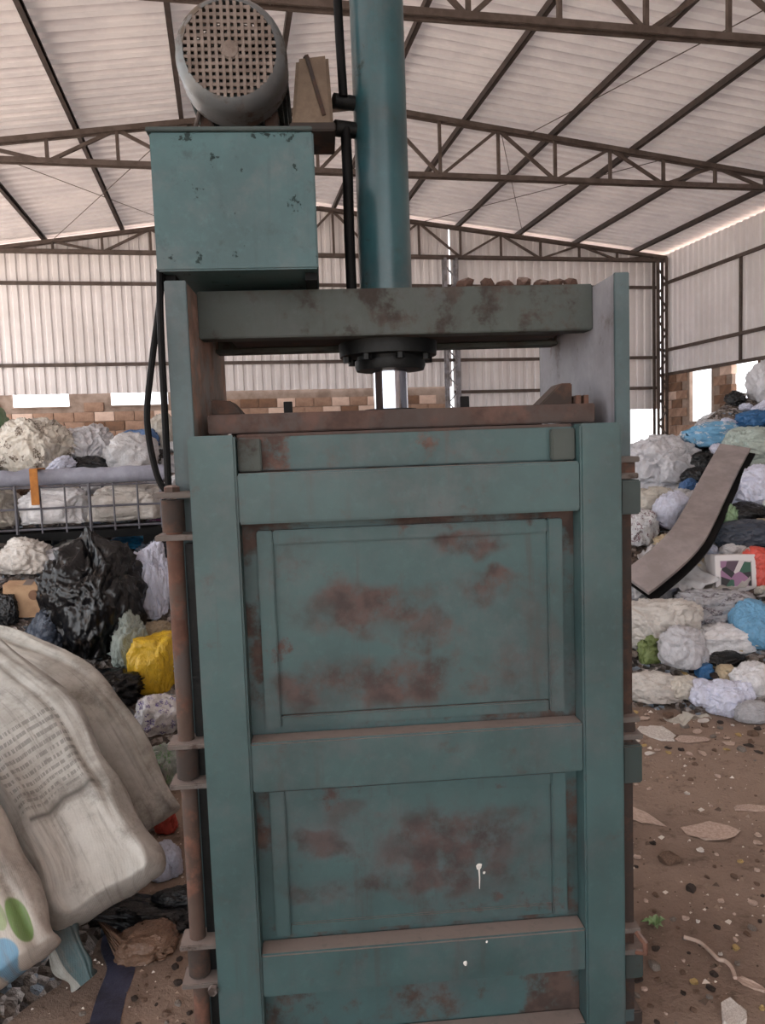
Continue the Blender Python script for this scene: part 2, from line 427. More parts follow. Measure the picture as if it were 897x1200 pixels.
# left side is open between columns above a low wall
mb = MB().box(XL, XL+.14, 9.0, YB, 0, 1.1)
left = tag(mb.build('wall_left', M['block']), 'low clay block wall along the open side', 'wall', kind='structure')
for y in (16.6, 11.8, 7.5, 2.8, -2, -6.7):
    MB().box(XL-.14, XL+.0, y-.1, y+.1, 0, 5.6).build('column', M['steel'], left)
apron = MB().box(-40, XL-.5, -40, 40, -.05, .02).box(XL-.5, 50, -40, YF-.5, -.05, .02)  # added slabs out of view that reflect daylight inside
tag(apron.build('floor_bounce_yard', M['yard']), 'added pale dirt yard outside the shed bouncing light in', 'yard', kind='structure')

# ------------------------------------------------------------------ the baling press
press = tag(empty('baling_press', PO, PA), 'tall teal vertical hydraulic baling press with rust-worn panelled door', 'baling press')
# uprights: side webs with outward flanges
for s, uw, web, fl in ((-1, -.514, 'web_rust', 'flange'), (1, .537, 'web_grey', 'flange')):
    mb = MB().box(min(uw, uw+s*.009), max(uw, uw+s*.009), .1, .77, .02, 2.007)
    up = mb.build('upright', M[web], press, .002)
    a, b = sorted((uw, uw+s*(.052 if s < 0 else .038)))
    MB().box(a, b, .096, .108, .02, 2.009).build('front_flange', M[fl], up, .002)
    MB().box(a, b, .762, .774, .02, 2.009).build('rear_flange', M[fl], up, .002)
MB().box(-.514, .537, .74, .75, .05, 1.58).build('back_plate', M['beam'], press, .002)
for z in (.25, .9, 1.45): MB().box(-.56, .57, .775, .835, z, z+.1).build('back_rail', M['teal'], press, .004)
MB().box(-.6, .6, .1, .8, 0, .045).build('base_plate', M['rust_dark'], press, .004)
# crossbeam: two channels joined by plates
mb = MB().box(-.513, .536, .25, .262, 1.892, 2.013).box(-.513, .536, .262, .32, 1.892, 1.904).box(-.513, .536, .262, .32, 2.001, 2.013)
cb = mb.build('crossbeam', M['beam'], press, .003)
MB().box(-.513, .536, .618, .63, 1.892, 2.013).box(-.513, .536, .56, .618, 1.892, 1.904).box(-.513, .536, .56, .618, 2.001, 2.013).build('rear_channel', M['beam'], cb, .003)
MB().box(-.45, .5, .32, .56, 1.906, 1.916).build('bottom_plate', M['rust_dark'], cb, .002)
MB().box(-.45, .5, .32, .56, 1.99, 2.0).build('top_plate', M['beam'], cb, .002)
# cylinder, gland flanges, rod
cy = MB().lathe((-.005, .44, 2.0), (0, 0, 1), [(0, .079), (.03, .079), (.03, .075), (1.2, .075), (1.2, .086), (1.27, .086), (1.27, .03)], 40).build('hydraulic_cylinder', M['cyl'], press, 0, True)
MB().lathe((-.005, .44, 1.855), (0, 0, 1), [(0, .1), (0, .14), (.037, .142)], 32).build('gland_flange', M['grease'], cy, 0, True)
MB().lathe((-.0, .44, 1.815), (0, 0, 1), [(0, .06), (0, .098), (.012, .102), (.028, .102), (.028, .095), (.042, .095)], 32).build('gland_nut', M['grease'], cy, 0, True)
for k in range(8):
    a = k*pi/4+.2
    MB().lathe((-.005+.122*cos(a), .44+.122*sin(a), 1.838), (0, 0, 1), [(0, .012), (.018, .012)], 6).build('bolt', M['grease'], cy)
rod = MB().lathe((-.001, .44, 1.70), (0, 0, 1), [(0, .05), (.12, .05)], 36).build('piston_rod', M['chrome'], press, 0, True)
MB().lathe((-.003, .44, 1.691), (0, 0, 1), [(0, .076), (.013, .076), (.013, .05)], 32).build('rod_collar', M['grease'], rod, 0, True)
# platen
pl = MB().box(-.487, .5, .14, .155, 1.642, 1.69).box(-.487, .5, .155, .64, 1.674, 1.688).box(-.487, .5, .625, .64, 1.64, 1.69).build('platen', M['platen'], press, .003)
for u in (-.287, .163): MB().box(u-.011, u+.011, .15, .162, 1.688, 1.718).build('stop_tab', M['black'], pl, .001)
MB().add([(.36, .17, 1.689), (.45, .17, 1.689), (.45, .17, 1.745), (.42, .17, 1.745), (.36, .25, 1.689), (.45, .25, 1.689), (.45, .25, 1.745), (.42, .25, 1.745)],
         [(0,1,2,3), (7,6,5,4), (0,4,5,1), (1,5,6,2), (2,6,7,3), (3,7,4,0)]).build('guide_block', M['rust_dark'], pl, .003)
MB().add([(-.48, .17, 1.689), (-.40, .17, 1.689), (-.43, .17, 1.725), (-.48, .17, 1.73), (-.48, .27, 1.689), (-.40, .27, 1.689), (-.43, .27, 1.725), (-.48, .27, 1.73)],
         [(0,1,2,3), (7,6,5,4), (0,4,5,1), (1,5,6,2), (2,6,7,3), (3,7,4,0)]).build('guide_block', M['rust_dark'], pl, .003)
for u in (.455, .475): MB().box(u, u+.012, .15, .3, 1.689, 1.712).build('guide_fin', M['rust'], pl, .001)

# door: recessed sheet, stiles, rails, plate trims
door = MB().box(-.51, .51, .066, .074, .05, 1.632).build('door', M['panel_base'], press, .001)
MB().box(-.516, -.407, 0, .066, .05, 1.636).build('stile', M['teal'], door, .005)
MB().box(.412, .515, 0, .066, .05, 1.636).build('stile', M['teal'], door, .005)
for z0, z1 in ((1.426, 1.546), (.773, .897), (.247, .359), (.05, .1)):
    MB().box(-.409, .414, .004, .066, z0, z1).build('rail', M['teal'], door, .005)
def plate(z0, z1, mat): MB().box(-.345, .352, .058, .066, z0, z1).build('panel', M[mat], door, .002)
plate(.945, 1.372, 'panel_up'); plate(.40, .732, 'panel_low')
for z0, z1, mt in ((.915, 1.405, 'panel_up'), (.375, .757, 'panel_low')):
    a, b = -.372, .38
    MB().box(a, a+.038, .046, .066, z0, z1).build('panel_trim', M[mt], door, .003)
    MB().box(b-.038, b, .046, .066, z0, z1).build('panel_trim', M[mt], door, .003)
    MB().box(a+.039, b-.039, .046, .066, z1-.034, z1).build('panel_trim', M[mt], door, .003)
    MB().box(a+.039, b-.039, .052, .066, z0, z0+.028).build('panel_trim', M[mt], door, .003)
MB().box(-.405, .41, .054, .066, 1.55, 1.630).build('panel', M['panel_top'], door, .002)
for u0, u1 in ((-.405, -.35), (.352, .41)): MB().box(u0, u1, .03, .054, 1.55, 1.626).build('corner_plate', M['beam'], door, .003)
MB().box(-.409, .414, .066, .1, 1.628, 1.638).build('top_lip', M['platen'], door, .002)
# white splash and drip on the lower panel
su, sz = dk(567, 1030)
def splat(u, w_, z, r, drip):
    n = 11; rr = [r*(.6+.5*abs(noise.noise(Vector((k*1.3, u*9, 1))))) for k in range(n)]
    v = [(u+rr[k]*cos(2*pi*k/n), w_-.0005, z+rr[k]*1.2*sin(2*pi*k/n)) for k in range(n)]+[(u+rr[k]*.6*cos(2*pi*k/n), w_-.003, z+rr[k]*.7*sin(2*pi*k/n)) for k in range(n)]
    mb = MB().add(v, [(k, (k+1) % n, n+(k+1) % n, n+k) for k in range(n)]+[tuple(range(n, 2*n))])
    if drip: mb.tube([(u, w_-.001, z-r*.5), (u+.001, w_-.001, z-.03), (u, w_-.001, z-drip)], [.0025, .0018, .0008], 6)
    return mb.build('white_splash', M['splash'], door)
splat(su, .058, sz, .011, .06); splat(su+.013, .058, sz-.018, .005, 0)
su, sz = dk(546, 1130); splat(su, .004, sz, .008, 0); su, sz = dk(571, 1103); splat(su, .004, sz-.004, .004, 0)
# hinges
hp = MB().tube([(-.566, .05, .12), (-.566, .05, 1.47)], .02, 14).build('hinge_pipe', M['rust'], door, 0, True)
for z1, z0 in ((1.50, 1.40), (.895, .796), (.386, .286)):
    for z in (z0, z1): MB().box(-.605, -.512, .012, .085, z-.006, z+.007).build('hinge_lug', M['lug'], door, .002)
    MB().lathe((-.566, .05, z0+.012), (0, 0, 1), [(0, .027), (z1-z0-.024, .027)], 18).build('hinge_barrel', M['rust_dark'], door, 0, True)
    MB().lathe((-.566, .05, z1+.007), (0, 0, 1), [(0, .02), (.012, .02), (.016, .012)], 6).build('hinge_pin', M['rust'], door)
MB().lathe((-.527, .0, .286), (0, -1, 0), [(0, .012), (.012, .012)], 6).build('bolt', M['lug'], door)
MB().box(-.546, -.518, .062, .094, .1, 1.38).build('hinge_gap_shade', M['grease'], press, .002)  # added black strip painting the shade between hinge pipe and door
# latches on the free edge
MB().box(.519, .553, .04, .09, .1, 1.5).build('locking_bar', M['rust_dark'], press, .002)
for z0, z1 in ((1.41, 1.495), (.725, .825), (.2, .27)):
    MB().box(.519, .57, .02, .1, z0, z1).build('latch_block', M['flange_shaded'], press, .004)
for z, u in ((1.545, .565), (1.505, .562), (.893, .563), (.848, .57), (.335, .56), (.276, .572)):
    MB().box(.517, u, .015, .09, z-.007, z+.007).build('latch_lug', M['lug'], press, .002)
MB().box(.517, .56, .03, .08, 1.51, 1.54).build('latch_lug', M['rust'], press, .002)
MB().box(.517, .556, .03, .08, .855, .886).build('latch_lug', M['rust_dark'], press, .002)
MB().tube([(.55, .02, .33), (.565, .0, .31), (.566, 0, .285), (.55, .02, .275)], .008, 8).build('latch_hook', M['rust'], press, 0, True)
# oil tank with lid
tank = MB().box(-.581, -.196, .1, .62, 2.032, 2.352).build('oil_tank', M['tank'], press, .004)
MB().box(-.588, -.198, .094, .626, 2.352, 2.362).build('tank_lid', M['flange_shaded'], tank, .002)
for u in (-.575, -.23): MB().box(u, u+.03, .14, .6, 2.013, 2.031).build('tank_foot', M['black'], tank)
# motor with fan cover and grille
MC = Vector((-.392, 0, 2.583))
mo = MB().lathe((MC.x, .30, MC.z), (0, 1, 0), [(0, .118), (.36, .118), (.37, .06), (.38, .03), (.44, .03)], 40).build('motor', M['motor'], press, 0, True)
for k in range(36):
    a = 2*pi*k/36; c_ = Vector((cos(a), 0, sin(a)))
    p0 = MC+c_*.126+Vector((0, .31, 0)); p1 = MC+c_*.126+Vector((0, .65, 0))
    MB().bar(p0, p1, .004, .02, c_).build('cooling_fin', M['motor'], mo)
R0, R1 = .139, .114
MB().lathe((MC.x, .19, MC.z), (0, 1, 0), [(.012, .112), (0, R1), (.004, R1+.008), (.02, R0-.004), (.04, R0), (.125, R0), (.125, R0-.006), (.02, R1-.004)], 48, False).build('fan_cover', M['motor_rim'], mo, 0, True)
fan = MB().lathe((MC.x, .225, MC.z), (0, 1, 0), [(0, .03), (.05, .034)], 20)
for k in range(9):
    a = 2*pi*k/9; c_ = Vector((cos(a), 0, sin(a)))
    fan.bar(MC+c_*.03+Vector((0, .25, 0)), MC+c_*.112+Vector((0, .25, 0)), .004, .045, Vector((-sin(a)*.5, 1, cos(a)*.5)))
fan.build('fan', M['motor'], mo)
g = MB(); st = .0165
for i in range(-7, 8):
    o_ = i*st; h = math.sqrt(max(.0, R1**2-o_**2))
    if h > .02:
        g.box(MC.x+o_-.004, MC.x+o_+.004, .190, .196, MC.z-h, MC.z+h)
        g.box(MC.x-h, MC.x+h, .192, .198, MC.z+o_-.004, MC.z+o_+.004)
gr = g.build('grille', M['grille'], mo)
MB().lathe((MC.x, .189, MC.z), (0, 1, 0), [(0, .02), (.006, .024)], 20).build('grille_boss', M['grille'], gr)
for u in (MC.x-.1, MC.x+.07): MB().box(u, u+.035, .33, .6, 2.363, 2.50).build('motor_foot', M['rust_dark'], mo, .003)
MB().box(MC.x-.13, MC.x+.13, .31, .62, 2.363, 2.378).build('motor_plate', M['rust_dark'], mo, .002)
tb = MB().add([(-.252, .30, 2.44), (-.14, .30, 2.44), (-.148, .30, 2.625), (-.232, .30, 2.615), (-.252, .46, 2.44), (-.14, .46, 2.44), (-.148, .46, 2.625), (-.232, .46, 2.615)],
         [(0,1,2,3), (7,6,5,4), (0,4,5,1), (1,5,6,2), (2,6,7,3), (3,7,4,0)]).build('junction_box', M['junction'], mo, .008)
MB().box(-.256, -.136, .295, .465, 2.43, 2.452).build('junction_base', M['rust_dark'], tb, .003)
MB().tube([(-.205, .38, 2.61), (-.205, .38, 2.655)], .009, 8).build('cable_gland', M['rust_dark'], tb)
MB().bar((-.205, .298, 2.62), (-.165, .298, 2.47), .01, .008, (0, 1, 0)).build('rib', M['rust_dark'], tb)
MB().tube([(-.54, .3, 2.364), (-.50, .31, 2.45), (-.49, .33, 2.5)], .006, 8).build('motor_cable', M['lug'], mo, 0, True)
# hydraulic fittings and hoses
for z, r in ((2.555, .02), (2.482, .022)):
    MB().tube([(-.135, .41, z), (-.07, .43, z)], r, 12).build('hose_fitting', M['grease'], press, 0, True)
MB().tube([(-.108, .40, 2.56), (-.112, .40, 2.7), (-.115, .41, 2.9), (-.1, .42, 3.12), (-.075, .43, 3.16)], .0125, 10).build('hydraulic_hose', M['black'], press, 0, True)
MB().tube([(-.105, .41, 2.48), (-.104, .40, 2.35), (-.106, .40, 2.2), (-.105, .40, 2.015)], .015, 10).build('hydraulic_hose', M['black'], press, 0, True)
def sm(pts, n=6):
    pts = [Vector(q) for q in pts]; out = []
    for i in range(len(pts)-1):
        p0 = pts[max(i-1, 0)]; p1 = pts[i]; p2 = pts[i+1]; p3 = pts[min(i+2, len(pts)-1)]
        for k in range(n):
            t = k/n
            out.append(.5*((2*p1)+(p2-p0)*t+(2*p0-5*p1+4*p2-p3)*t*t+(3*p1-p0-3*p2+p3)*t**3))
    return out+[pts[-1]]
MB().tube(sm([(-.575, .14, 2.04), (-.585, .12, 1.95), (-.605, .1, 1.82), (-.625, .1, 1.68), (-.61, .1, 1.55), (-.585, .1, 1.50)]), .008, 8).build('power_cable', M['black'], press, 0, True)
MB().tube(sm([(-.578, .12, 2.04), (-.578, .09, 1.9), (-.58, .09, 1.7), (-.582, .09, 1.50)]), .0085, 8).build('power_cable', M['black'], press, 0, True)

# ------------------------------------------------------------------ rubbish heaps (height fields)
def sstep(a, b, x):
    t = max(0., min(1., (x-a)/(b-a))); return t*t*(3-2*t)
def heap_r(x, y):
    s = (x-2.38)*.50+(y-4.05)*.866
    s += .12*noise.noise(Vector((x*1.1, y*1.1, 5)))
    cap = 1.2+max(-.3, (x-4.3))*.72
    cap = min(cap, 2.05)
    z = min(.44*s, cap)
    z = z*sstep(1.3, 2.2, x)*sstep(10.3, 8.8, x)*sstep(8.9, 7.3, y)
    return z+.05*noise.noise(Vector((x*3, y*3, 1)))*min(1, max(0, z*4)) if z > 0 else -.05
def heap_l(x, y):
    s = (y-4.15)-.15*(x+.6)
    z = .62*s if s < 1.6 else .99+.30*(s-1.6)
    z = min(z, 1.62)*sstep(1.1, .2, x)*sstep(-5.6, -4.2, x)*sstep(11, 9, y)
    z2 = .62*math.exp(-(((x+1.25)/.55)**2+((y-3.15)/.75)**2))-.05
    if y > 5.3: z = min(z, .86+max(0, (y-6.1))*1.2)
    z = max(z, z2)
    return z+.04*noise.noise(Vector((x*3, y*3, 9)))*min(1, max(0, z*4)) if z > 0 else -.05
def heap_mesh(fn, x0, x1, y0, y1, st):
    nx_ = int((x1-x0)/st); ny_ = int((y1-y0)/st); v = []; f = []
    for j in range(ny_+1):
        for i in range(nx_+1):
            x = x0+i*st; y = y0+j*st; z = fn(x, y)
            v.append((x, y, z+(.035*abs(noise.noise(Vector((x*9, y*9, 2)))) if z > 0 else 0)))
    for j in range(ny_):
        for i in range(nx_):
            q = (j*(nx_+1)+i, j*(nx_+1)+i+1, (j+1)*(nx_+1)+i+1, (j+1)*(nx_+1)+i)
            if max(v[k][2] for k in q) > -.04: f.append(q)
    used = sorted({k for q in f for k in q}); mp = {k: i for i, k in enumerate(used)}
    return MB().add([v[k] for k in used], [tuple(mp[k] for k in q) for q in f])
def litter_mat():
    n = NT('mixed_litter'); oc = n.coord()
    vo = n.n('ShaderNodeTexVoronoi', Scale=34.); n.l(oc, vo.inputs['Vector'])
    sp = n.n('ShaderNodeSeparateColor'); n.l(vo.outputs['Color'], sp.inputs[0])
    c = n.mix(n.rng(sp.outputs[0], .3, .95), srgb(92, 80, 72), srgb(176, 168, 164))
    c = n.mix(n.rng(sp.outputs[1], .90, .92), c, srgb(128, 140, 152))
    c = n.mix(n.rng(sp.outputs[2], .8, .82), c, srgb(60, 54, 52))
    c = n.mix(n.rng(n.noise(oc, 4, 6), .45, .65, 0, .7), c, srgb(118, 100, 88))
    n.col(c); n.set(Roughness=.8)
    n.bump(n.math('ADD', vo.outputs['Distance'], n.noise(oc, 30, 5)), .8, .04); return n.m
M['litter'] = litter_mat()
tag(heap_mesh(heap_r, 1.2, 10.3, 3.5, 11.8, .065).build('waste_heap', M['litter'], None, 0, True), 'loose mixed plastic waste packed under the bags by the right wall', 'waste heap', kind='stuff')
tag(heap_mesh(heap_l, -5.6, 1.1, 2.0, 11.0, .065).build('waste_heap', M['litter'], None, 0, True), 'loose mixed plastic waste packed under the bags behind the sacks', 'waste heap', kind='stuff')
def hit(px, py, fn):
    v = ray(px, py); t = 1.5
    while t < 14:
        P = CC+v*t
        if P.z < max(fn(P.x, P.y), -.01): return P
        t += .02
    return CC+v*9

# ------------------------------------------------------------------ crumpled bags
_ico = None
def ico(sub):
    bm = bmesh.new(); bmesh.ops.create_icosphere(bm, subdivisions=sub, radius=1)
    v = [q.co.copy() for q in bm.verts]; f = [tuple(x.index for x in q.verts) for q in bm.faces]; bm.free(); return v, f
ICO4 = ico(6); ICO3 = ico(5)
def rdg(p): return 1-2*abs(noise.noise(p))
def bag_mesh(name, seed, tied=False, crump=1., hi=False, boxy=.75):
    V, F = ICO4 if hi else ICO3; o_ = Vector((seed*3.7, seed*1.9, seed*.77)); out = []
    for d in V:
        q = Vector([math.copysign(abs(c)**boxy, c) for c in d])
        wv = Vector((noise.noise(d*1.7+o_), noise.noise(d*1.7+o_+Vector((9, 0, 0))), noise.noise(d*1.7+o_+Vector((0, 9, 0)))))*.5
        dd = d+wv
        r = .82+.26*noise.noise(d*1.2+o_)+crump*(.13*rdg(dd*1.9+o_)+.095*rdg(dd*3.9+o_)+.06*rdg(dd*7.5+o_)+.03*rdg(dd*14+o_))
        if hi: r += crump*.02*rdg(dd*24+o_)
        q = q*r
        if q.z < -.6: q.z = -.6+(q.z+.6)*.25
        if tied and d.z > .86:
            k = (d.z-.86)/.14; q.x *= 1-.75*sstep(0, .7, k); q.y *= 1-.75*sstep(0, .7, k); q.z += .16*k*k
        out.append(q)
    mb = MB().add(out, F); me = mb.mesh(name)
    for p in me.polygons: p.use_smooth = True
    return me
COLR = dict(white=(228, 226, 228), grey=(194, 192, 196), lilac=(216, 218, 236), dusty=(204, 197, 190), beige=(208, 200, 188), black=(13, 14, 18),
            slate=(66, 74, 88), blue=(62, 118, 172), sky=(126, 186, 226), cyan=(50, 160, 215), red=(212, 84, 72), green=(120, 146, 112), lime=(140, 156, 92),
            yellow=(212, 172, 42), tan=(196, 176, 146), brown=(124, 96, 78), navy=(70, 104, 150), magenta=(140, 70, 120), palegreen=(186, 198, 190), teal=(60, 96, 104))
PM = {}
def pmat(c, rough=None, spots=None):
    key = (c, spots)
    if key not in PM:
        PM[key] = plastic('plastic_'+c+('_printed' if spots else ''), srgb(*COLR[c]), rough or (.28 if c == 'black' else .42), .2, srgb(*spots) if spots else None)
    return PM[key]
HERO = []; HNAME = []; SOFT = []; RIGID = []; SHEETS = []; CAGEBAGS = []
import re
def short(t): return re.split(r' (?:beyond|past|beside|below|behind|showing|leaning|tucked|lying|in the|on the|next|at the|between|above|holding|under|resting|pressed|with|to the|near|just|squeezed|bulging|against|half|bunched|standing|filling|hanging|squashed|among|of|spread|trailing|draped|curving|sprouting) ', t)[0]
def near(P, lst): return min(lst, key=lambda q: (q[0]-P).length)[1]
def bag(px, py, wpx, hpx, c, label, fn, tied=False, deep=.9, rot=None, tilt=0, seed=[100], spots=None, hi=False, name='plastic_bag', cat='bag', crump=1., dz=0., boxy=.85, knot=False):
    seed[0] += 1
    P = hit(px, py+hpx*.35, fn); dist = (P-CC).dot(CF)
    C_ = CC+ray(px, py)*((P-CC).length/ray(px, py).length)
    sx = wpx/2/FPX*dist*1.12; sz = hpx/2/FPX*dist*1.12; sy = deep*(sx+sz)/2
    me = bag_mesh(name, seed[0], tied, crump, hi, boxy)
    o = link(name, me, pmat(c, None, spots), None, C_+CF*sy*.25)
    o.scale = (sx, sy, sz); o.rotation_euler = (0, tilt, radians(-11.5)+(rot if rot is not None else random.uniform(-.3, .3)))
    SOFT.append((o, sx*sy*sz)); tag(o, label, cat); HERO.append((o.location.copy(), max(sx, sy, sz))); HNAME.append((o.location.copy(), short(label)))
    return o
HR, HL = heap_r, heap_l
# right heap, bag by bag
bag(782, 552, 78, 66, 'grey', 'large grey sagging sack beside the bright doorway, highest on its end of the heap', HR, seed=[301], hi=True, tilt=.1)
bag(766, 590, 48, 34, 'beige', 'beige bundle below the large grey sagging sack', HR)
bag(822, 546, 26, 24, 'black', 'small black piece of painted fold shade between the grey sagging sack and the belt strip', HR, deep=.6)  # black lump standing in for the shaded fold of the sack
bag(808, 572, 20, 18, 'navy', 'small dark blue bag beside the conveyor belt strip', HR)
bag(790, 604, 40, 46, 'lilac', 'bluish white bag leaning on the upper side of the belt strip', HR, tilt=.5, deep=.6)
bag(752, 622, 34, 44, 'white', 'white bag with dark red print beside the press door edge', HR, spots=(96, 44, 56))
bag(884, 574, 58, 50, 'lilac', 'bulky lilac white bag to the right of the belt strip top', HR, hi=True, crump=.8)
bag(852, 614, 26, 46, 'green', 'dull green bag tucked against the dark side of the belt strip', HR)
bag(874, 628, 62, 30, 'slate', 'dark slate grey bag lying behind the printed box', HR)
bag(875, 604, 44, 26, 'black', 'black lump in the hollow under the bulky lilac bag', HR)  # black crumpled lump filling the hollow
bag(860, 646, 28, 16, 'white', 'small clean white bag lying on top of the printed box', HR)
bag(893, 668, 40, 50, 'red', 'bright red bag next to the printed box', HR, crump=.7)
bag(803, 660, 20, 20, 'cyan', 'small sky blue bag at the peak of the draped white sheet', HR)
bag(819, 668, 16, 28, 'tan', 'small tan bag between the blue scrap and the printed box', HR)
bag(889, 737, 54, 60, 'sky', 'large smooth light blue bag below the red bag', HR, crump=.45, hi=True)
bag(776, 738, 82, 62, 'dusty', 'wide dusty white bag holding the lime green wrapper', HR, hi=True)
bag(845, 716, 84, 40, 'grey', 'crumpled grey white bag under the printed box', HR, hi=True, spots=(92, 84, 90))
bag(765, 765, 30, 34, 'lime', 'lime green wrapper on the wide dusty white bag', HR, deep=.5)
bag(803, 755, 44, 48, 'grey', 'grey clear-film bag beside the lime green wrapper', HR)
bag(848, 752, 66, 36, 'white', 'white film bag between the light blue bag and the grey film bag', HR)
bag(850, 774, 40, 16, 'black', 'flat black bag strip above the small blue box-like bag', HR)
bag(827, 788, 18, 18, 'blue', 'small blue packet under the flat black strip', HR, crump=.6, boxy=.5)
bag(852, 790, 22, 20, 'tan', 'tan paper packet beside the small blue packet', HR, crump=.7, boxy=.6)
bag(858, 822, 50, 42, 'lilac', 'round bluish white bag resting on the dirt at the heap edge', HR, crump=.7, hi=True)
bag(836, 818, 36, 32, 'lilac', 'smaller pale bag pressed against the round bluish white bag', HR)
bag(886, 800, 42, 40, 'white', 'clean white bag at the heap edge below the light blue bag', HR)
bag(884, 838, 34, 26, 'grey', 'grey bag with a dark fold low on the dirt at the heap edge', HR)
bag(890, 492, 46, 22, 'blue', 'vivid blue bag near the heap crest', HR)
bag(908, 452, 44, 54, 'grey', 'grey bag on the very crest of the heap below the wall', HR)
bag(838, 512, 62, 30, 'sky', 'pale blue grey bag just above the belt strip end', HR, spots=(200, 205, 210))
bag(884, 528, 62, 48, 'palegreen', 'pale greenish bag between the vivid blue bag and the bulky lilac bag', HR, hi=True)
bag(768, 808, 60, 34, 'dusty', 'flattened dusty bag on the dirt under the lime green wrapper', HR)
bag(812, 812, 34, 26, 'beige', 'flattened beige bag on the dirt beside the small blue packet', HR)
bag(764, 700, 50, 26, 'grey', 'grey folded film under the draped white sheet', HR)

# printed box on the right heap
def oriented_box(name, P, sx, sy, sz, rz, mat, tx=0., ty=0.):
    o = MB().box(-sx/2, sx/2, -sy/2, sy/2, 0, sz).build(name, mat, None, .004); o.location = P; o.rotation_euler = (tx, ty, rz); return o
def print_mat():
    n = NT('printed_carton'); oc = n.coord()
    vo = n.n('ShaderNodeTexVoronoi', Scale=14.); n.l(oc, vo.inputs['Vector'])
    sp = n.n('ShaderNodeSeparateColor'); n.l(vo.outputs['Color'], sp.inputs[0])
    c = n.mix(n.rng(sp.outputs[0], .3, .35), srgb(210, 200, 200), srgb(150, 110, 140))
    c = n.mix(n.rng(sp.outputs[1], .6, .64), c, srgb(50, 90, 74)); c = n.mix(n.rng(sp.outputs[2], .7, .72), c, srgb(44, 40, 44))
    xyz = n.n('ShaderNodeSeparateXYZ'); n.l(oc, xyz.inputs[0])
    inx = n.rng(n.math('ABSOLUTE', xyz.outputs['X']), .10, .112, 1, 0); inz = n.rng(n.math('ABSOLUTE', n.math('SUBTRACT', xyz.outputs['Z'], .125)), .085, .095, 1, 0)
    n.col(n.mix(n.math('MULTIPLY', inx, inz), srgb(222, 216, 216), c)); n.set(Roughness=.5); return n.m
P = hit(857, 690, HR)
bx = oriented_box('printed_carton', P+Vector((0, 0, -.01)), .28, .2, .255, radians(-14), print_mat(), radians(-6))
RIGID.append(bx); HNAME.append((P.copy(), 'white printed carton')); HERO.append((P+Vector((0, 0, .1)), .2))
tag(bx, 'white carton with magenta and green printed picture beside the red bag', 'carton')

# conveyor belt strip lying over the right heap
pts = []
for px, py, up in ((862, 524, .12), (850, 545, .14), (836, 572, .16), (822, 600, .17), (806, 628, .16), (786, 650, .13), (760, 672, .10), (744, 684, .06)):
    q = hit(px, py+14, HR); dd = (q-CC).length; pts.append(CC+ray(px, py).normalized()*(dd-.36))
sp_ = sm(pts, 5)
def ribbon(spine, wid, th, nrm, name, mat):
    v = []; f = []; n = len(spine)
    for i, q in enumerate(spine):
        t = (spine[min(i+1, n-1)]-spine[max(i-1, 0)]).normalized(); nn = (nrm-t*nrm.dot(t)).normalized(); s = t.cross(nn)
        wd = wid[i] if isinstance(wid, list) else wid
        for a, b in ((-1, -1), (1, -1), (1, 1), (-1, 1)): v.append(q+s*wd/2*a+nn*th/2*b)
    for i in range(n-1):
        for k in range(4): f.append((i*4+k, i*4+(k+1) % 4, (i+1)*4+(k+1) % 4, (i+1)*4+k))
    f += [(3, 2, 1, 0), tuple((n-1)*4+k for k in range(4))]
    return MB().add(v, f).build(name, mat, None, .002, True)
M['belt'] = plain('worn_conveyor_belt', srgb(158, 146, 144), srgb(138, 128, 126), 6, .8, .2)
tag(ribbon(sp_, .25, .03, Vector((-.35, -.55, .75)), 'conveyor_belt_strip', M['belt']), 'long grey-brown strip of conveyor belt curving down over the bags', 'belt strip')
# black strip added as painted shade along the lower edge of the belt
NB = Vector((-.35, -.55, .75))
def belt_frame(i):
    n = len(sp_); t = (sp_[min(i+1, n-1)]-sp_[max(i-1, 0)]).normalized(); nn = (NB-t*NB.dot(t)).normalized(); sd_ = t.cross(nn)
    if sd_.dot(CR) < 0: sd_ = -sd_
    return nn, sd_
sp2 = [q-belt_frame(i)[0]*.04+belt_frame(i)[1]*.06 for i, q in enumerate(sp_)]
tag(ribbon(sp2, .22, .02, NB, 'belt_edge_shade', M['black']), 'black strip of painted shade under the edge of the conveyor belt strip', 'painted shade')

# draped film sheets
def film(px, py, wpx, hpx, c, label, fn, seed, peak=.5, name='plastic_sheet', tri=True, lift=.03):
    n = 26; v = []; f = []
    P0 = hit(px, py, fn); d0 = (P0-CC).dot(CF); o_ = Vector((seed*2.1, seed, 0))
    W_ = wpx/FPX*d0; H_ = hpx/FPX*d0*2.0
    for j in range(n+1):
        for i in range(n+1):
            a = i/n-.5; b = j/n
            sc = (1-.75*b) if tri else 1-.2*abs(noise.noise(Vector((b*4, seed, 0))))
            x = a*W_*sc+(peak-.5)*b*W_*.5+.04*noise.noise(Vector((a*5, b*5, seed))); y = (b-.5)*H_+.05*noise.noise(Vector((a*5, b*5, seed+7)))
            ca, sa = cos(-.2), sin(-.2)
            X = P0.x+x*ca-y*sa; Y = P0.y+x*sa+y*ca
            z = max(fn(X, Y), 0)+lift+.05*rdg(Vector((x*7, y*4, seed)))+.025*rdg(Vector((x*15, y*9, seed)))
            v.append((X-P0.x, Y-P0.y, z-P0.z))
    for j in range(n):
        for i in range(n): q = j*(n+1)+i; f.append((q, q+1, q+n+2, q+n+1))
    me = MB().add(v, f).mesh(name, 0, True); o = link(name, me, pmat(c), None, P0)
    so = o.modifiers.new('thick', 'SOLIDIFY'); so.thickness = .004
    SHEETS.append(o); return tag(o, label, 'plastic sheet')
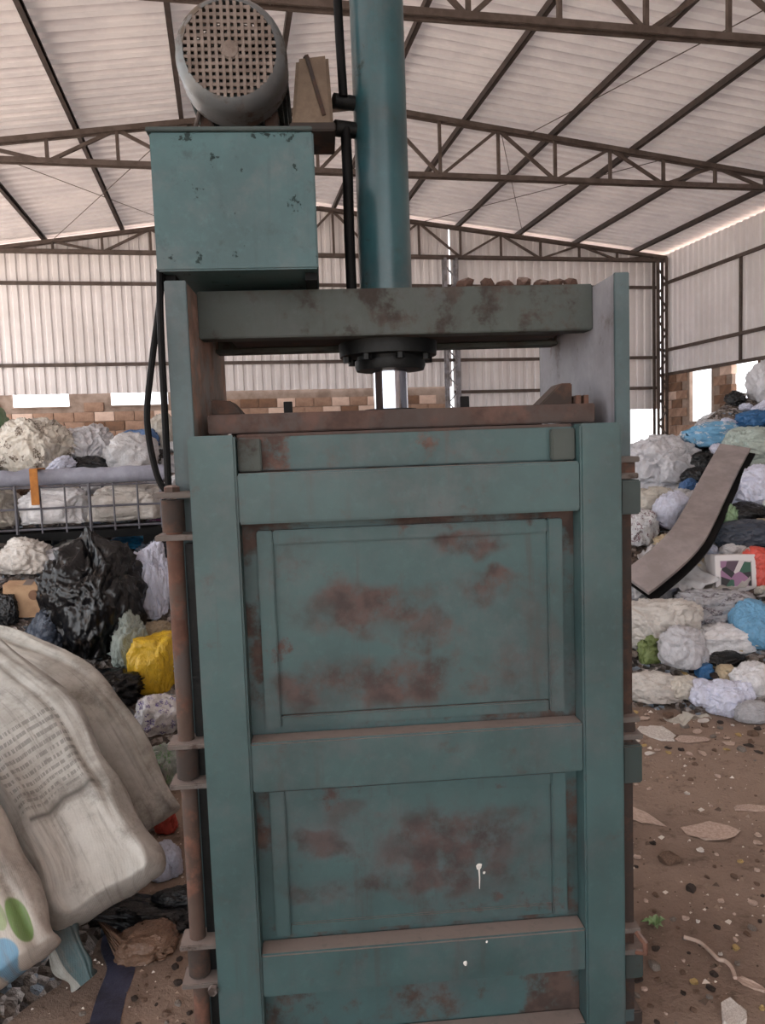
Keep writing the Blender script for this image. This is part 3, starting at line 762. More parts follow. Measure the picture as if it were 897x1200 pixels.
film(778, 684, 96, 44, 'white', 'wide white plastic sheet draped below the lower end of the belt strip', HR, 3, .45, lift=.1)
film(838, 696, 70, 22, 'dusty', 'dusty plastic sheet spread in front of the printed carton', HR, 5, .5, tri=False)
film(806, 860, 40, 5, 'beige', 'thin torn beige sheet trailing from the heap onto the dirt', HR, 8, .4, tri=False)

# left heap, bag by bag
bag(104, 714, 104, 138, 'black', 'big glossy black bin bag bulging between the box and the yellow bag', HL, tied=True, hi=True, crump=.8, seed=[402])
bag(140, 748, 30, 66, 'palegreen', 'narrow pale greenish white bag against the black bin bag', HL)
bag(64, 740, 40, 50, 'slate', 'blue grey film bag at the foot of the black bin bag', HL)
bag(178, 782, 52, 76, 'yellow', 'yellow bag half full beside the hinge side of the press', HL, crump=.5, boxy=.6, deep=.8)
bag(178, 742, 40, 24, 'tan', 'crumpled clear tan film bunched on top of the yellow bag', HL)
bag(176, 690, 40, 92, 'lilac', 'tall bluish clear film bag standing above the yellow bag', HL, deep=.6, hi=True)
bag(150, 641, 52, 22, 'cyan', 'bright cyan blue bag lying just below the wire cage', HL)
bag(26, 655, 58, 44, 'dusty', 'dusty beige bag resting above the cardboard box', HL)
bag(78, 664, 62, 38, 'grey', 'grey lilac bag behind the black bin bag', HL)
bag(82, 638, 44, 20, 'slate', 'dark grey bag squeezed under the wire cage', HL)
bag(184, 842, 48, 46, 'white', 'white bag with violet and blue print under the yellow bag', HL, spots=(110, 100, 160))
bag(186, 905, 40, 52, 'palegreen', 'white bag with faded green print beside the lower hinges', HL, spots=(110, 160, 110))
bag(194, 966, 22, 34, 'red', 'small red printed packet beside the rusty hinge pipe', HL, deep=.6)
bag(192, 1018, 36, 46, 'lilac', 'small bluish white bag on the dirt under the sack end', HL, crump=.8)
bag(36, 530, 72, 72, 'beige', 'tall beige bag behind the wire cage beside the green bag', HL, hi=True, spots=(110, 96, 84))
bag(92, 528, 66, 52, 'grey', 'grey white bundle behind the middle of the wire cage', HL, hi=True)
bag(104, 548, 40, 22, 'black', 'black painted shade under the grey white bundle', HL)  # black lump put in for the shaded underside of the bundle
bag(152, 538, 56, 50, 'white', 'clean white bag behind the wire cage next to the blue bag', HL)
bag(164, 519, 38, 32, 'navy', 'mid blue bag on the clean white bag behind the cage', HL)
bag(190, 512, 30, 46, 'beige', 'pale beige bag beside the hanging power cables', HL)
bag(2, 525, 24, 74, 'green', 'green bag standing beside the tall beige bag', HL)
bag(186, 612, 24, 20, 'magenta', 'small magenta and white bag at the cage corner', HL, spots=(220, 210, 220))
bag(12, 715, 30, 40, 'black', 'black film hanging in front of the cardboard box', HL, deep=.5)
# cardboard box
def card_mat():
    n = NT('cardboard'); oc = n.coord(); xyz = n.n('ShaderNodeSeparateXYZ'); n.l(oc, xyz.inputs[0])
    dx = n.math('MULTIPLY', n.math('SUBTRACT', xyz.outputs['X'], .04), n.math('SUBTRACT', xyz.outputs['X'], .04)); dz = n.math('SUBTRACT', xyz.outputs['Z'], .14)
    rr = n.math('ADD', dx, n.math('MULTIPLY', dz, dz))
    c = n.mix(n.rng(n.noise(oc, 9), .4, .7), srgb(200, 164, 130), srgb(176, 140, 108))
    n.col(n.mix(n.rng(rr, .0009, .0011, .8, 0), c, srgb(120, 84, 66))); n.set(Roughness=.85); return n.m
P = hit(34, 716, HL)
cbx = oriented_box('cardboard_box', P+Vector((0, 0, -.02)), .27, .22, .2, radians(6), card_mat(), 0, radians(4))
RIGID.append(cbx); HNAME.append((P.copy(), 'tan cardboard box')); HERO.append((P+Vector((0, 0, .1)), .2))
tag(cbx, 'tan cardboard box with round brown print beside the black bin bag', 'box')
MB().box(-.137, .137, -.112, .005, .198, .203).build('flap', cbx.data.materials[0], cbx); MB().box(-.025, .025, -.114, .112, .2035, .2045).build('packing_tape', M['lug'], cbx)

# wire cage on a dark pallet, with pale bags pressed inside
YC = 5.55; A = at(-70, 634, YC); B = at(192, 626, YC)
zc = (A.z+B.z)/2; Lc = B.x-A.x; cage = tag(empty('wire_cage', ((A.x+B.x)/2, YC, zc), radians(-2)), 'grey wire mesh cage on a dark pallet base with pale bags inside', 'wire cage')
hc = .37; dc = .5
M['wire'] = plain('grey_wire', srgb(92, 92, 100), srgb(70, 68, 74), 8, .5, 0)
pb = MB().box(-Lc/2, Lc/2, 0, dc, -.02, .035); RIGID.append(pb.build('pallet_base', M['black'], cage, .006))
for k in range(9): HERO.append((Vector(cage.location)+Vector(((k/8-.5)*Lc, dc/2, hc/2)), .26))
for k in range(4):
    x = -Lc/2+.06+k*(Lc-.2)/3
    RIGID.append(MB().box(x, x+.1, .02, dc-.02, -.1, -.02).build('pallet_foot', M['black'], cage, .004))
for y in (.01, dc-.01):
    for z in (.06, .20, .345): MB().tube([(-Lc/2, y, z), (Lc/2, y, z)], .008, 6).build('horizontal_wire', M['wire'], cage)
    nn_ = int(Lc/.155)
    for k in range(nn_+1):
        x = -Lc/2+k*Lc/nn_; th = .012 if k % 3 == 0 else .007
        MB().tube([(x, y, .03), (x, y, .36)], th, 6).build('vertical_wire', M['wire'], cage)
for x in (-Lc/2, Lc/2):
    for z in (.06, .20, .345): MB().tube([(x, .01, z), (x, dc-.01, z)], .008, 6).build('end_wire', M['wire'], cage)
for k, (fx, lab) in enumerate(((-.36, 'pale beige bag pressed into the outer end of the wire cage'), (-.02, 'pinkish white bag filling the middle of the wire cage'), (.32, 'dusty white bag filling the cage end by the press'))):
    o = link('plastic_bag', bag_mesh('plastic_bag', 60+k, False, .6, False, .55), pmat(('beige', 'white', 'dusty')[k]), None, Vector(cage.location)+Vector((fx*Lc, .25, .18)))
    o.scale = (Lc*.175, .215, .15); tag(o, lab, 'bag'); CAGEBAGS.append(o)
# rolled tarpaulin over the cage top and an orange strap
T0 = at(-70, 580, YC+.12); T1 = at(196, 563, YC+.12)
n_ = 40; tp = []; rs = []
for i in range(n_+1):
    t = i/n_; q = T0.lerp(T1, t); q.z += .012*noise.noise(Vector((t*9, 1, 1))); rs.append(.058+.012*noise.noise(Vector((t*14, 4, 0)))); q.z = max(q.z, zc+.352+rs[-1]*.98); tp.append(q)
M['tarp'] = plain('grey_tarpaulin', srgb(150, 152, 166), srgb(124, 124, 136), 5, .6, .4)
TARP = tag(MB().tube(tp, rs, 14).build('rolled_tarpaulin', M['tarp'], None, 0, True), 'blue-grey rolled tarpaulin lying along the top of the wire cage', 'tarpaulin')
S0 = at(40, 556, YC); S1 = at(41, 592, YC-.02)
M['strap'] = plain('orange_strap', srgb(190, 124, 50), srgb(160, 100, 40), 10, .7, .1)
RIGID.append(TARP); kq = min(range(n_+1), key=lambda k: abs(tp[k].x-S0.x)); S0.z = tp[kq].z+rs[kq]+.003
mb = MB(); yy = YC-.015
mb.box(S0.x-.026, S0.x+.026, yy-.006, yy, S1.z, S0.z).box(S0.x-.026, S0.x+.026, yy, YC+.22, S0.z-.005, S0.z+.002).box(S0.x-.026, S0.x+.026, YC+.22, YC+.226, S1.z+.03, S0.z)
tag(mb.build('strap', M['strap'], None, .002), 'short orange webbing strap hanging over the rolled tarpaulin', 'strap')

# ------------------------------------------------------------------ woven sacks in front on the left
def sack_mat(name, c1, c2, marks):
    n = NT(name); uv = n.tc.outputs['UV']; oc = n.coord()
    f = n.noise(oc, 6, 7, .65); c = n.mix(n.rng(f, .35, .68), c1, c2)
    xyz = n.n('ShaderNodeSeparateXYZ'); n.l(uv, xyz.inputs[0]); U, V = xyz.outputs['X'], xyz.outputs['Y']
    def rect(u0, u1, v0, v1, s=.01):
        a = n.math('MULTIPLY', n.rng(U, u0-s, u0+s), n.rng(U, u1-s, u1+s, 1, 0)); b = n.math('MULTIPLY', n.rng(V, v0-s, v0+s), n.rng(V, v1-s, v1+s, 1, 0)); return n.math('MULTIPLY', a, b)
    for kind, u0, u1, v0, v1, colr, k in marks:
        m = rect(u0, u1, v0, v1)
        if kind == 'text':
            wv = n.n('ShaderNodeMapping'); wv.inputs['Scale'].default_value = (70, 10, 1); n.l(uv, wv.inputs['Vector'])
            ln = n.rng(n.math('SINE', n.math('MULTIPLY', V, 240.)), -.1, .3); tx = n.rng(n.noise(wv.outputs[0], 1, 2), .44, .5)
            m = n.math('MULTIPLY', n.math('MULTIPLY', m, ln), tx)
        elif kind == 'leaf':
            a = n.n('ShaderNodeVectorMath', operation='SUBTRACT'); n.l(uv, a.inputs[0]); a.inputs[1].default_value = ((u0+u1)/2, (v0+v1)/2, 0)
            b = n.n('ShaderNodeVectorMath', operation='MULTIPLY'); n.l(a.outputs[0], b.inputs[0]); b.inputs[1].default_value = (2/(u1-u0), 2/(v1-v0), 0)
            d = n.n('ShaderNodeVectorMath', operation='LENGTH'); n.l(b.outputs[0], d.inputs[0]); m = n.rng(d.outputs['Value'], .85, 1.0, 1, 0)
        c = n.mix(n.math('MULTIPLY', m, k), c, colr)
    st = n.n('ShaderNodeMapping'); st.inputs['Scale'].default_value = (14, 2.2, 1); n.l(uv, st.inputs['Vector'])
    c = n.mix(n.rng(n.noise(st.outputs[0], 1, 7, .7), .48, .7, 0, .6), c, srgb(116, 110, 103))
    dirt = n.rng(n.noise(oc, 4.5, 8, .75), .48, .68, 0, .6); c = n.mix(dirt, c, srgb(84, 78, 71))
    n.col(c); n.set(Roughness=.6)
    we = n.n('ShaderNodeTexWave', Scale=90., Distortion=1.); n.l(oc, we.inputs['Vector'])
    n.bump(n.math('ADD', n.math('MULTIPLY', we.outputs['Fac'], .12), n.noise(oc, 22, 6, .7)), .35, .008); return n.m
SACKS = []
def sack(name, spine, wid, th, nrm, mat, label, seed, fold=.02, nr=44, ns=96):
    sp = [Vector(q) for q in spine]; path = sm(sp, 20); nr = len(path)-1
    v = []; uvs = []; L_ = nr; base = path[nr//2].copy()
    wv = lambda t: wid[0]+(wid[1]-wid[0])*t
    for i, q in enumerate(path):
        t = i/nr; tn = (path[min(i+1, nr)]-path[max(i-1, 0)]).normalized(); nn = (nrm-tn*nrm.dot(tn)).normalized(); s = tn.cross(nn)
        e0 = min(1., t/.05); e1 = min(1., (1-t)/.035); e = math.sqrt(max(0., 1-(1-min(e0, e1))**2))
        for k in range(ns):
            a = 2*pi*k/ns; ca, sa = cos(a), sin(a)
            x = math.copysign(abs(ca)**.42, ca); y = math.copysign(abs(sa)**.75, sa)
            W_ = wv(t)*(.90+.10*e); T_ = th*(.25+.75*e)*(1-.25*t*0)
            p = q+s*x*W_+nn*y*T_
            # long folds running down the sack plus cross wrinkles
            u_ = x*W_
            wr = 2.0*fold*rdg(Vector((u_*9+seed, t*1.6, seed)))+fold*.6*rdg(Vector((u_*22, t*3+seed, seed*2)))+fold*.35*rdg(Vector((u_*16, t*14, seed)))
            for fk in range(4):
                fx = (-.62+.42*fk+.18*noise.noise(Vector((t*2.2, fk*3.1+seed, 0))))
                dlt = (x-fx)/.055; amp = fold*1.7*max(0., .35+noise.noise(Vector((t*3, fk*7.7, seed))))
                wr += -amp*math.exp(-dlt*dlt)+.5*amp*math.exp(-((x-fx-.12)/.09)**2)
            p += nn*wr*(1 if y > 0 else .6)+s*x*.03*noise.noise(Vector((t*5, seed, k*.02)))
            v.append(p-base); uvs.append((x*.5+.5, t))
    f = []
    n = nr+1
    for i in range(nr):
        for k in range(ns): f.append((i*ns+k, i*ns+(k+1) % ns, (i+1)*ns+(k+1) % ns, (i+1)*ns+k))
    f += [tuple(range(ns-1, -1, -1)), tuple(range(nr*ns, nr*ns+ns))]
    me = bpy.data.meshes.new(name); me.from_pydata([tuple(q) for q in v], [], f)
    ul = me.uv_layers.new(name='UVMap')
    for lp in me.loops: ul.data[lp.index].uv = uvs[lp.vertex_index]
    for p in me.polygons: p.use_smooth = True
    bm = bmesh.new(); bm.from_mesh(me); bmesh.ops.recalc_face_normals(bm, faces=bm.faces); bm.to_mesh(me); bm.free()
    for q in path[::8]: HERO.append((q.copy(), .2 if th > .05 else .05))
    o = link(name, me, mat, None, base); SACKS.append(o); tag(o, label, 'sack', 'woven feed sacks leaning on the left heap')
    return o
W1, W2 = srgb(196, 190, 178), srgb(166, 158, 146)
SK = Vector((.05, -.75, .66))
# S3, lying behind
sack('woven_sack', [at(-60, 778, 3.75), at(10, 792, 3.6), at(75, 825, 3.4), at(128, 893, 3.2), at(172, 975, 3.05)], (.19, .15), .075, SK,
     sack_mat('woven_plain', srgb(190, 186, 179), srgb(160, 155, 146), []), 'plain dusty woven sack sliding down behind the printed sack', 3, .022)
# S2, printed
sack('woven_sack', [at(-45, 800, 3.25), at(20, 850, 3.0), at(70, 930, 2.72), at(108, 1000, 2.5), at(132, 1056, 2.38)], (.205, .165), .075, SK,
     sack_mat('woven_printed', srgb(180, 177, 171), srgb(150, 146, 139), [('text', .2, .86, .30, .56, srgb(84, 84, 80), .55), ('rect', .2, .82, .585, .60, srgb(50, 48, 46), .8), ('rect', .16, .86, .62, .97, srgb(206, 204, 198), .45)]),
     'woven sack with blocks of small dark print and a black line', 5, .013)
# S1, leaf print
sack('woven_sack', [at(-120, 900, 2.65), at(-70, 985, 2.45), at(-30, 1070, 2.25), at(8, 1150, 2.12)], (.19, .16), .075, SK,
     sack_mat('woven_leaf', srgb(186, 179, 170), srgb(158, 149, 141), [('leaf', .14, .30, .74, .94, srgb(92, 124, 58), .9), ('leaf', .30, .56, .84, 1.02, srgb(90, 140, 170), .9), ('leaf', .28, .40, .70, .84, srgb(120, 150, 80), .6)]),
     'woven sack with green leaf and blue print standing lowest on the dirt', 8, .012)
# dark fourth sack edge squeezed between
sack('woven_sack', [at(22, 980, 2.62), at(50, 1050, 2.45), at(82, 1118, 2.33), at(100, 1150, 2.3)], (.05, .04), .035, SK,
     sack_mat('woven_teal', srgb(70, 96, 100), srgb(54, 72, 76), [('rect', .72, 1.1, 0, 1, srgb(170, 168, 160), .8)]), 'flattened dark teal sack wedged between the leaf sack and the printed sack', 11, .006)
# dark bags under the printed sack
bag(128, 1082, 120, 44, 'black', 'black bag squashed under the lower end of the printed sack', HL, deep=.7)
bag(168, 1112, 66, 40, 'brown', 'brown muddy rag bundle on the dirt below the sacks', HL)
bag(180, 1068, 50, 26, 'black', 'black film in the hollow beside the hinge pipe', HL, deep=.7)
bag(70, 985, 60, 60, 'black', 'black bag behind the leaf sack', lambda x, y: -1, deep=.6) if False else None
def strip(pts_, wid, th, name, mat, label, cat):
    o = ribbon(sm(pts_, 6), wid, th, Vector((.1, -.3, 1)), name, mat); return tag(o, label, cat)
M['blueplastic'] = plain('dark_blue_film', srgb(72, 76, 100), srgb(50, 52, 68), 9, .35, .4)
strip([Vector((q.x, q.y, gz(q.x, q.y)+.005)) for q in (atz(*k_, 0) for k_ in ((140, 1085), (134, 1105), (142, 1130), (130, 1165), (122, 1200), (118, 1240)))], .085, .003, 'film_strip', M['blueplastic'], 'dark blue plastic film strip trampled into the dirt', 'film strip')

# ------------------------------------------------------------------ small filler pieces over the heaps
FM = [bag_mesh('plastic_scrap', 500+k, False, 1.5, False, .9) for k in range(10)]
for m_ in FM: m_.materials.clear()
def filler(fn, n, x0, x1, y0, y1, zmin, grp, rmin, rmax, cols, lo_, hi_):
    placed = []; tries = 0; base = {}
    while len(placed) < n and tries < n*60:
        tries += 1
        x = random.uniform(x0, x1); y = random.uniform(y0, y1); z = fn(x, y)
        if z < zmin: continue
        r = random.uniform(rmin, rmax); P = Vector((x, y, z+.03))
        d = P-CC; xx = 448.5+FPX*d.dot(CR)/d.dot(CF)
        if not (lo_ < xx < hi_): continue
        if any((P-q).length < .75*(r+s) for q, s in placed): continue
        if any((P-q).length < .78*(r+s) for q, s in HERO): continue
        c = random.choice(cols); mi = random.randrange(10); key = (mi, c)
        if key not in base:
            me = FM[mi].copy(); me.materials.append(pmat(c)); base[key] = me
        o = bpy.data.objects.new('plastic_scrap', base[key]); COL.objects.link(o)
        o.location = P; o.scale = (r*random.uniform(.8, 1.3), r*random.uniform(.8, 1.2), r*random.uniform(.4, .8))
        o.rotation_euler = (random.uniform(-.5, .5), random.uniform(-.5, .5), random.uniform(0, 6.3))
        sz_ = 'small' if r < rmin+(rmax-rmin)*.4 else ('fist-sized' if r < rmin+(rmax-rmin)*.75 else 'larger')
        tag(o, sz_+' '+{'white': 'crumpled white plastic scrap', 'grey': 'crumpled grey film scrap', 'dusty': 'dusty crumpled plastic scrap', 'lilac': 'bluish white film scrap', 'beige': 'beige crumpled wrapper', 'black': 'black film scrap', 'sky': 'light blue wrapper', 'tan': 'tan paper scrap', 'brown': 'brown muddy scrap', 'slate': 'dark grey film scrap'}[c]+' beside the '+near(P, HNAME)+(' on the cage-side heap' if 'cage' in grp else ' on the wall-side heap'), 'scrap', grp+' '+c)
        placed.append((P, r)); SOFT.append((o, r*r*r*.01))
filler(HR, 205, 1.9, 7.6, 4.0, 8.6, .03, 'scraps on the heap under the cladding wall', .045, .14,
       ['white', 'white', 'grey', 'dusty', 'lilac', 'white', 'beige', 'black', 'slate', 'sky', 'dusty', 'tan', 'white', 'white', 'grey', 'lilac'], 700, 960)
filler(HL, 90, -3.2, .6, 2.3, 8.5, .03, 'scraps on the heap around the wire cage', .06, .16,
       ['white', 'grey', 'dusty', 'beige', 'black', 'slate', 'tan', 'brown', 'lilac', 'white'], -60, 230)
# farther reaches of the left heap, half buried pieces nobody could tell apart
def buried_mat():
    n = NT('buried_plastic'); gm = n.n('ShaderNodeNewGeometry'); r = gm.outputs['Random Per Island']; oc = n.coord()
    c = n.mix(n.rng(r, .0, .6), srgb(120, 110, 102), srgb(214, 210, 210)); c = n.mix(n.rng(r, .72, .74), c, srgb(150, 128, 106)); c = n.mix(n.rng(r, .84, .86), c, srgb(40, 42, 50)); c = n.mix(n.rng(r, .93, .94), c, srgb(206, 210, 226))
    c = n.mix(n.rng(n.noise(oc, 7, 8, .75), .56, .75, 0, .6), c, srgb(112, 98, 86)); n.col(c); n.set(Roughness=.45); n.bump(n.noise(oc, 26, 6, .7), .5, .02); return n.m
ICO3 = ico(4); LOW = [bag_mesh('buried', 700+k, False, 1.4, False, .9) for k in range(6)]
LV = [([q.co.copy() for q in m_.vertices], [tuple(p.vertices) for p in m_.polygons]) for m_ in LOW]
bp = MB(); pl_ = []; tries = 0
while len(pl_) < 190 and tries < 9000:
    tries += 1
    x = random.uniform(-4.9, 1.0); y = random.uniform(2.3, 8.6); z = HL(x, y)
    if z < .03: continue
    P = Vector((x, y, z+.03)); d = P-CC; xx = 448.5+FPX*d.dot(CR)/d.dot(CF); r = random.uniform(.10, .24)
    if not (-650 < xx < -45 or 225 < xx < 430): continue
    if any((P-q).length < .72*(r+s_) for q, s_ in pl_) or any((P-q).length < .6*(r+s_) for q, s_ in HERO): continue
    pl_.append((P, r)); V_, F_ = LV[random.randrange(6)]
    mt = Matrix.Translation(P) @ Matrix.Rotation(random.uniform(0, 6.3), 4, 'Z') @ Matrix.Rotation(random.uniform(-.4, .4), 4, 'X') @ Matrix.Diagonal((r*1.15, r, r*.65, 1))
    bp.add([mt @ q for q in V_], F_)
ho = bp.build('buried_plastic', buried_mat(), None)
for p in ho.data.polygons: p.use_smooth = True
tag(ho, 'jumble of half buried crumpled bags spreading over the heap around the cage', 'waste', kind='stuff')

# ------------------------------------------------------------------ litter on the dirt
def flake_mesh(seed, thick=.012, n=9):
    rnd = random.Random(seed); v = []; f = []
    for lay in (0, 1):
        for k in range(n):
            a = 2*pi*k/n; r = rnd.uniform(.6, 1.1)
            v.append((r*cos(a), r*sin(a)*.7, (lay*thick)+(rnd.uniform(0, .12) if lay else 0)))
    f = [tuple(range(n-1, -1, -1)), tuple(range(n, 2*n))]+[(k, (k+1) % n, n+(k+1) % n, n+k) for k in range(n)]
    return MB().add(v, f).mesh('flake')
def stone_mesh(seed):
    bm = bmesh.new(); bmesh.ops.create_icosphere(bm, subdivisions=2, radius=1); o_ = Vector((seed, seed*2, 0))
    v = [q.co*(1+.45*noise.noise(q.co*1.3+o_)) for q in bm.verts]; f = [tuple(x.index for x in q.verts) for q in bm.faces]; bm.free()
    return MB().add(v, f).mesh('stone')
GM = {'white': plain('white_scrap', srgb(226, 220, 214), srgb(196, 186, 178), 12, .7, .2), 'pink': plain('pale_cardboard_scrap', srgb(204, 182, 168), srgb(176, 152, 138), 9, .8, .2),
      'grey': plain('grey_stone', srgb(140, 130, 122), srgb(108, 98, 90), 9, .9, .4), 'dark': plain('dark_clod', srgb(70, 58, 52), srgb(52, 44, 40), 9, .95, .5), 'straw': plain('straw_scrap', srgb(190, 164, 110), srgb(160, 132, 86), 9, .8, .2),
      'brown': plain('brown_clod', srgb(122, 98, 82), srgb(98, 78, 66), 9, .95, .5)}
FL = [flake_mesh(i, .05) for i in range(6)]; SM_ = [stone_mesh(i*1.7+1) for i in range(5)]
def clear_spot(px, py, wpx, hpx):
    P = atz(px, py, 0); d = (P-CC).dot(CF); r = max(wpx/2/FPX*d, hpx/2/FPX*d/max(.3, (CC-P).normalized().z))
    if any((P-q).length < (r+s_*.9) for q, s_ in HERO): return False
    return all(math.hypot(P.x-a, P.y-b) > r+c_ for a, b, c_ in FOOT)
FOOT = []; gcache = {}; GN = [(PO+PW*.55, 'latch side of the press'), (PO-PW*.56, 'hinge pipe of the press'), (atz(768, 1080, 0), 'green weed'), (atz(845, 1120, 0), 'curved cord'), (atz(130, 1150, 0), 'dark blue film strip'), (atz(70, 1150, 0), 'leaf-printed sack')]
def ground_piece(px, py, wpx, hpx, kind, mat, name, label, cat, group=None, rz=0., i=0, tilt=0.):
    P = atz(px, py, 0); d = (P-CC).dot(CF); r = wpx/2/FPX*d; el = max(.3, (CC-P).normalized().z)
    ry = hpx/2/FPX*d/el
    key = (kind, i, mat)
    if key not in gcache:
        me = (FL if kind == 'flake' else SM_)[i].copy(); me.materials.append(GM[mat]); gcache[key] = me
    o = bpy.data.objects.new(name, gcache[key]); COL.objects.link(o)
    FOOT.append((P.x, P.y, max(r, ry)))
    o.location = (P.x, P.y, max(gz(P.x, P.y), heap_r(P.x, P.y)+.02 if heap_r(P.x, P.y) > 0 else -1)+(.002 if kind == 'flake' else min(r, ry)*.25))
    o.scale = (r, ry/.7, max(.012, .25*r)) if kind == 'flake' else (r, min(ry, r*1.2), min(ry, r)*.7)
    if kind == 'flake': o.scale[2] = max(.05, .4*r)
    o.rotation_euler = (tilt, 0, rz-.2)
    if group: label += ' near the '+near(P, GN)
    else: GN.append((P.copy(), short(label)))
    tag(o, label, cat, group); return o
gp = ground_piece
gp(835, 972, 66, 20, 'flake', 'pink', 'cardboard_piece', 'long pale cardboard piece lying flat on open dirt', 'cardboard', i=0)
gp(772, 855, 44, 20, 'flake', 'white', 'paper_scrap', 'crumpled white paper lying on dirt near the middle latch', 'paper', i=1, rz=.2)
gp(812, 863, 40, 8, 'flake', 'pink', 'paper_scrap', 'narrow pale strip of paper in front of the heap edge', 'paper', i=2)
gp(750, 952, 30, 34, 'flake', 'pink', 'cardboard_piece', 'torn pale cardboard beside the locking bar of the press', 'cardboard', i=3, rz=.6)
gp(862, 1190, 36, 30, 'flake', 'white', 'paper_scrap', 'white coated scrap with a pointed end lying past the curved cord', 'paper', i=4, rz=-.6)
gp(880, 945, 40, 9, 'flake', 'pink', 'cardboard_piece', 'flat grey-pink cardboard strip beyond the long pale piece', 'cardboard', i=5)
gp(785, 1005, 26, 10, 'stone', 'brown', 'dirt_clod', 'flattened brown clod lying between the press and the long pale cardboard', 'clod', i=1)
gp(810, 1038, 12, 12, 'stone', 'dark', 'dirt_clod', 'small black clod near the green weed', 'clod', i=2)
gp(880, 1150, 16, 24, 'flake', 'pink', 'paper_scrap', 'slim pale scrap lying behind the white coated scrap', 'paper', i=1, rz=.8)
gp(768, 1130, 14, 14, 'stone', 'grey', 'stone', 'pale chipped stone below the green weed', 'stone', i=3)
# curved pale cord
P_ = [atz(*q, .008) for q in ((802, 1098), (820, 1104), (834, 1116), (842, 1124), (850, 1126), (858, 1134), (862, 1146))]
tag(MB().tube(sm(P_, 5), .006, 8).build('cord', GM['pink'], None, 0, True), 'pale twisted cord lying in a curve on the dirt', 'cord')
for q in range(70):
    for _t in range(60):
        px = random.uniform(742, 895); py = 840+360*random.random()**.8
        if clear_spot(px, py, 16, 10): break
    else: continue
    k = random.choice(['flake', 'stone', 'stone', 'flake']); m_ = random.choice(['white', 'pink', 'pink', 'grey', 'brown', 'dark', 'straw'] if k == 'flake' else ['grey', 'brown', 'dark', 'brown', 'grey', 'pink'])
    s_ = random.uniform(3, 9)*(.75+.5*(py-840)/360)
    gp(px, py, s_*1.4 if k == 'flake' else s_, s_*.6 if k == 'flake' else s_*.8, k, m_, 'paper_scrap' if k == 'flake' else 'stone',
       {'white': 'tiny white scrap', 'pink': 'tiny pale scrap', 'grey': 'small grey pebble', 'brown': 'small brown clod', 'dark': 'small dark clod', 'straw': 'tiny straw-coloured scrap'}[m_]+(' flake' if k == 'flake' else ' lump')+' on dirt', 'scrap' if k == 'flake' else 'stone', 'litter on the open dirt '+m_+' '+k, rz=random.uniform(0, 3), i=random.randrange(5))
for q in range(26):
    for _t in range(60):
        px = random.uniform(70, 235); py = random.uniform(1085, 1200)
        if clear_spot(px, py, 12, 9) and not abs(px-130) < 26: break
    else: continue
    m_ = random.choice(['brown', 'dark', 'grey', 'dark'])
    gp(px, py, random.uniform(4, 12), random.uniform(4, 9), 'stone', m_, 'stone', {'grey': 'small grey pebble lump', 'brown': 'small brown earth lump', 'dark': 'small dark earth lump'}[m_]+' on soil', 'stone', 'lumps below the sacks '+m_, rz=random.uniform(0, 3), i=random.randrange(5))
for q in range(60):
    for _t in range(80):
        px = random.uniform(742, 890); py = random.uniform(800, 880)
        if clear_spot(px, py, 11, 6): break
    else: continue
    k = random.choice(['flake', 'flake', 'stone']); m_ = random.choice(['white', 'pink', 'pink', 'brown', 'straw', 'dark'] if k == 'flake' else ['brown', 'dark', 'grey'])
    s_ = random.uniform(4, 9)
    gp(px, py, s_*1.4, s_*.7, k, m_, 'paper_scrap' if k == 'flake' else 'stone', {'white': 'white paper scrap', 'pink': 'pale paper scrap', 'grey': 'grey stone', 'brown': 'brown scrap', 'dark': 'dark scrap', 'straw': 'straw-coloured scrap'}[m_]+(' flake' if k == 'flake' else ' lump')+' at heap foot', 'scrap' if k == 'flake' else 'stone', 'litter at the heap foot '+m_+' '+k, rz=random.uniform(0, 3), i=random.randrange(5), tilt=random.uniform(-.3, .3) if k == 'flake' else 0)
# grit too fine to count
g = MB()
for q in range(8500):
    x = random.uniform(-.9, 3.6); y = random.uniform(1.5, 5.2); r = random.uniform(.002, .008)*(1 if random.random() < .88 else 2.1)
    z = gz(x, y); a = random.uniform(0, 3)
    if -.2 < x < 1.25 and 1.6 < y < 2.75: continue
    if heap_r(x, y) > -.02 or heap_l(x, y) > -.02 or any(math.hypot(x-a, y-b) < c_*1.05 for a, b, c_ in FOOT): continue
    v = [(x+r*cos(a+k*2*pi/3)*1.3, y+r*sin(a+k*2*pi/3), z-.002) for k in range(3)]+[(x, y, z+r*.8)]
    g.add(v, [(0, 2, 1), (0, 1, 3), (1, 2, 3), (2, 0, 3)])
def grit_mat():
    n = NT('grit'); gm = n.n('ShaderNodeNewGeometry')
    r = gm.outputs['Random Per Island']; c = n.mix(n.rng(r, .1, .5), srgb(90, 74, 64), srgb(150, 128, 112)); c = n.mix(n.rng(r, .74, .76), c, srgb(222, 210, 198))
    n.col(c); n.set(Roughness=.9); return n.m
tag(g.build('grit', grit_mat()), 'fine grit and crumbs scattered over the dirt', 'grit', kind='stuff')
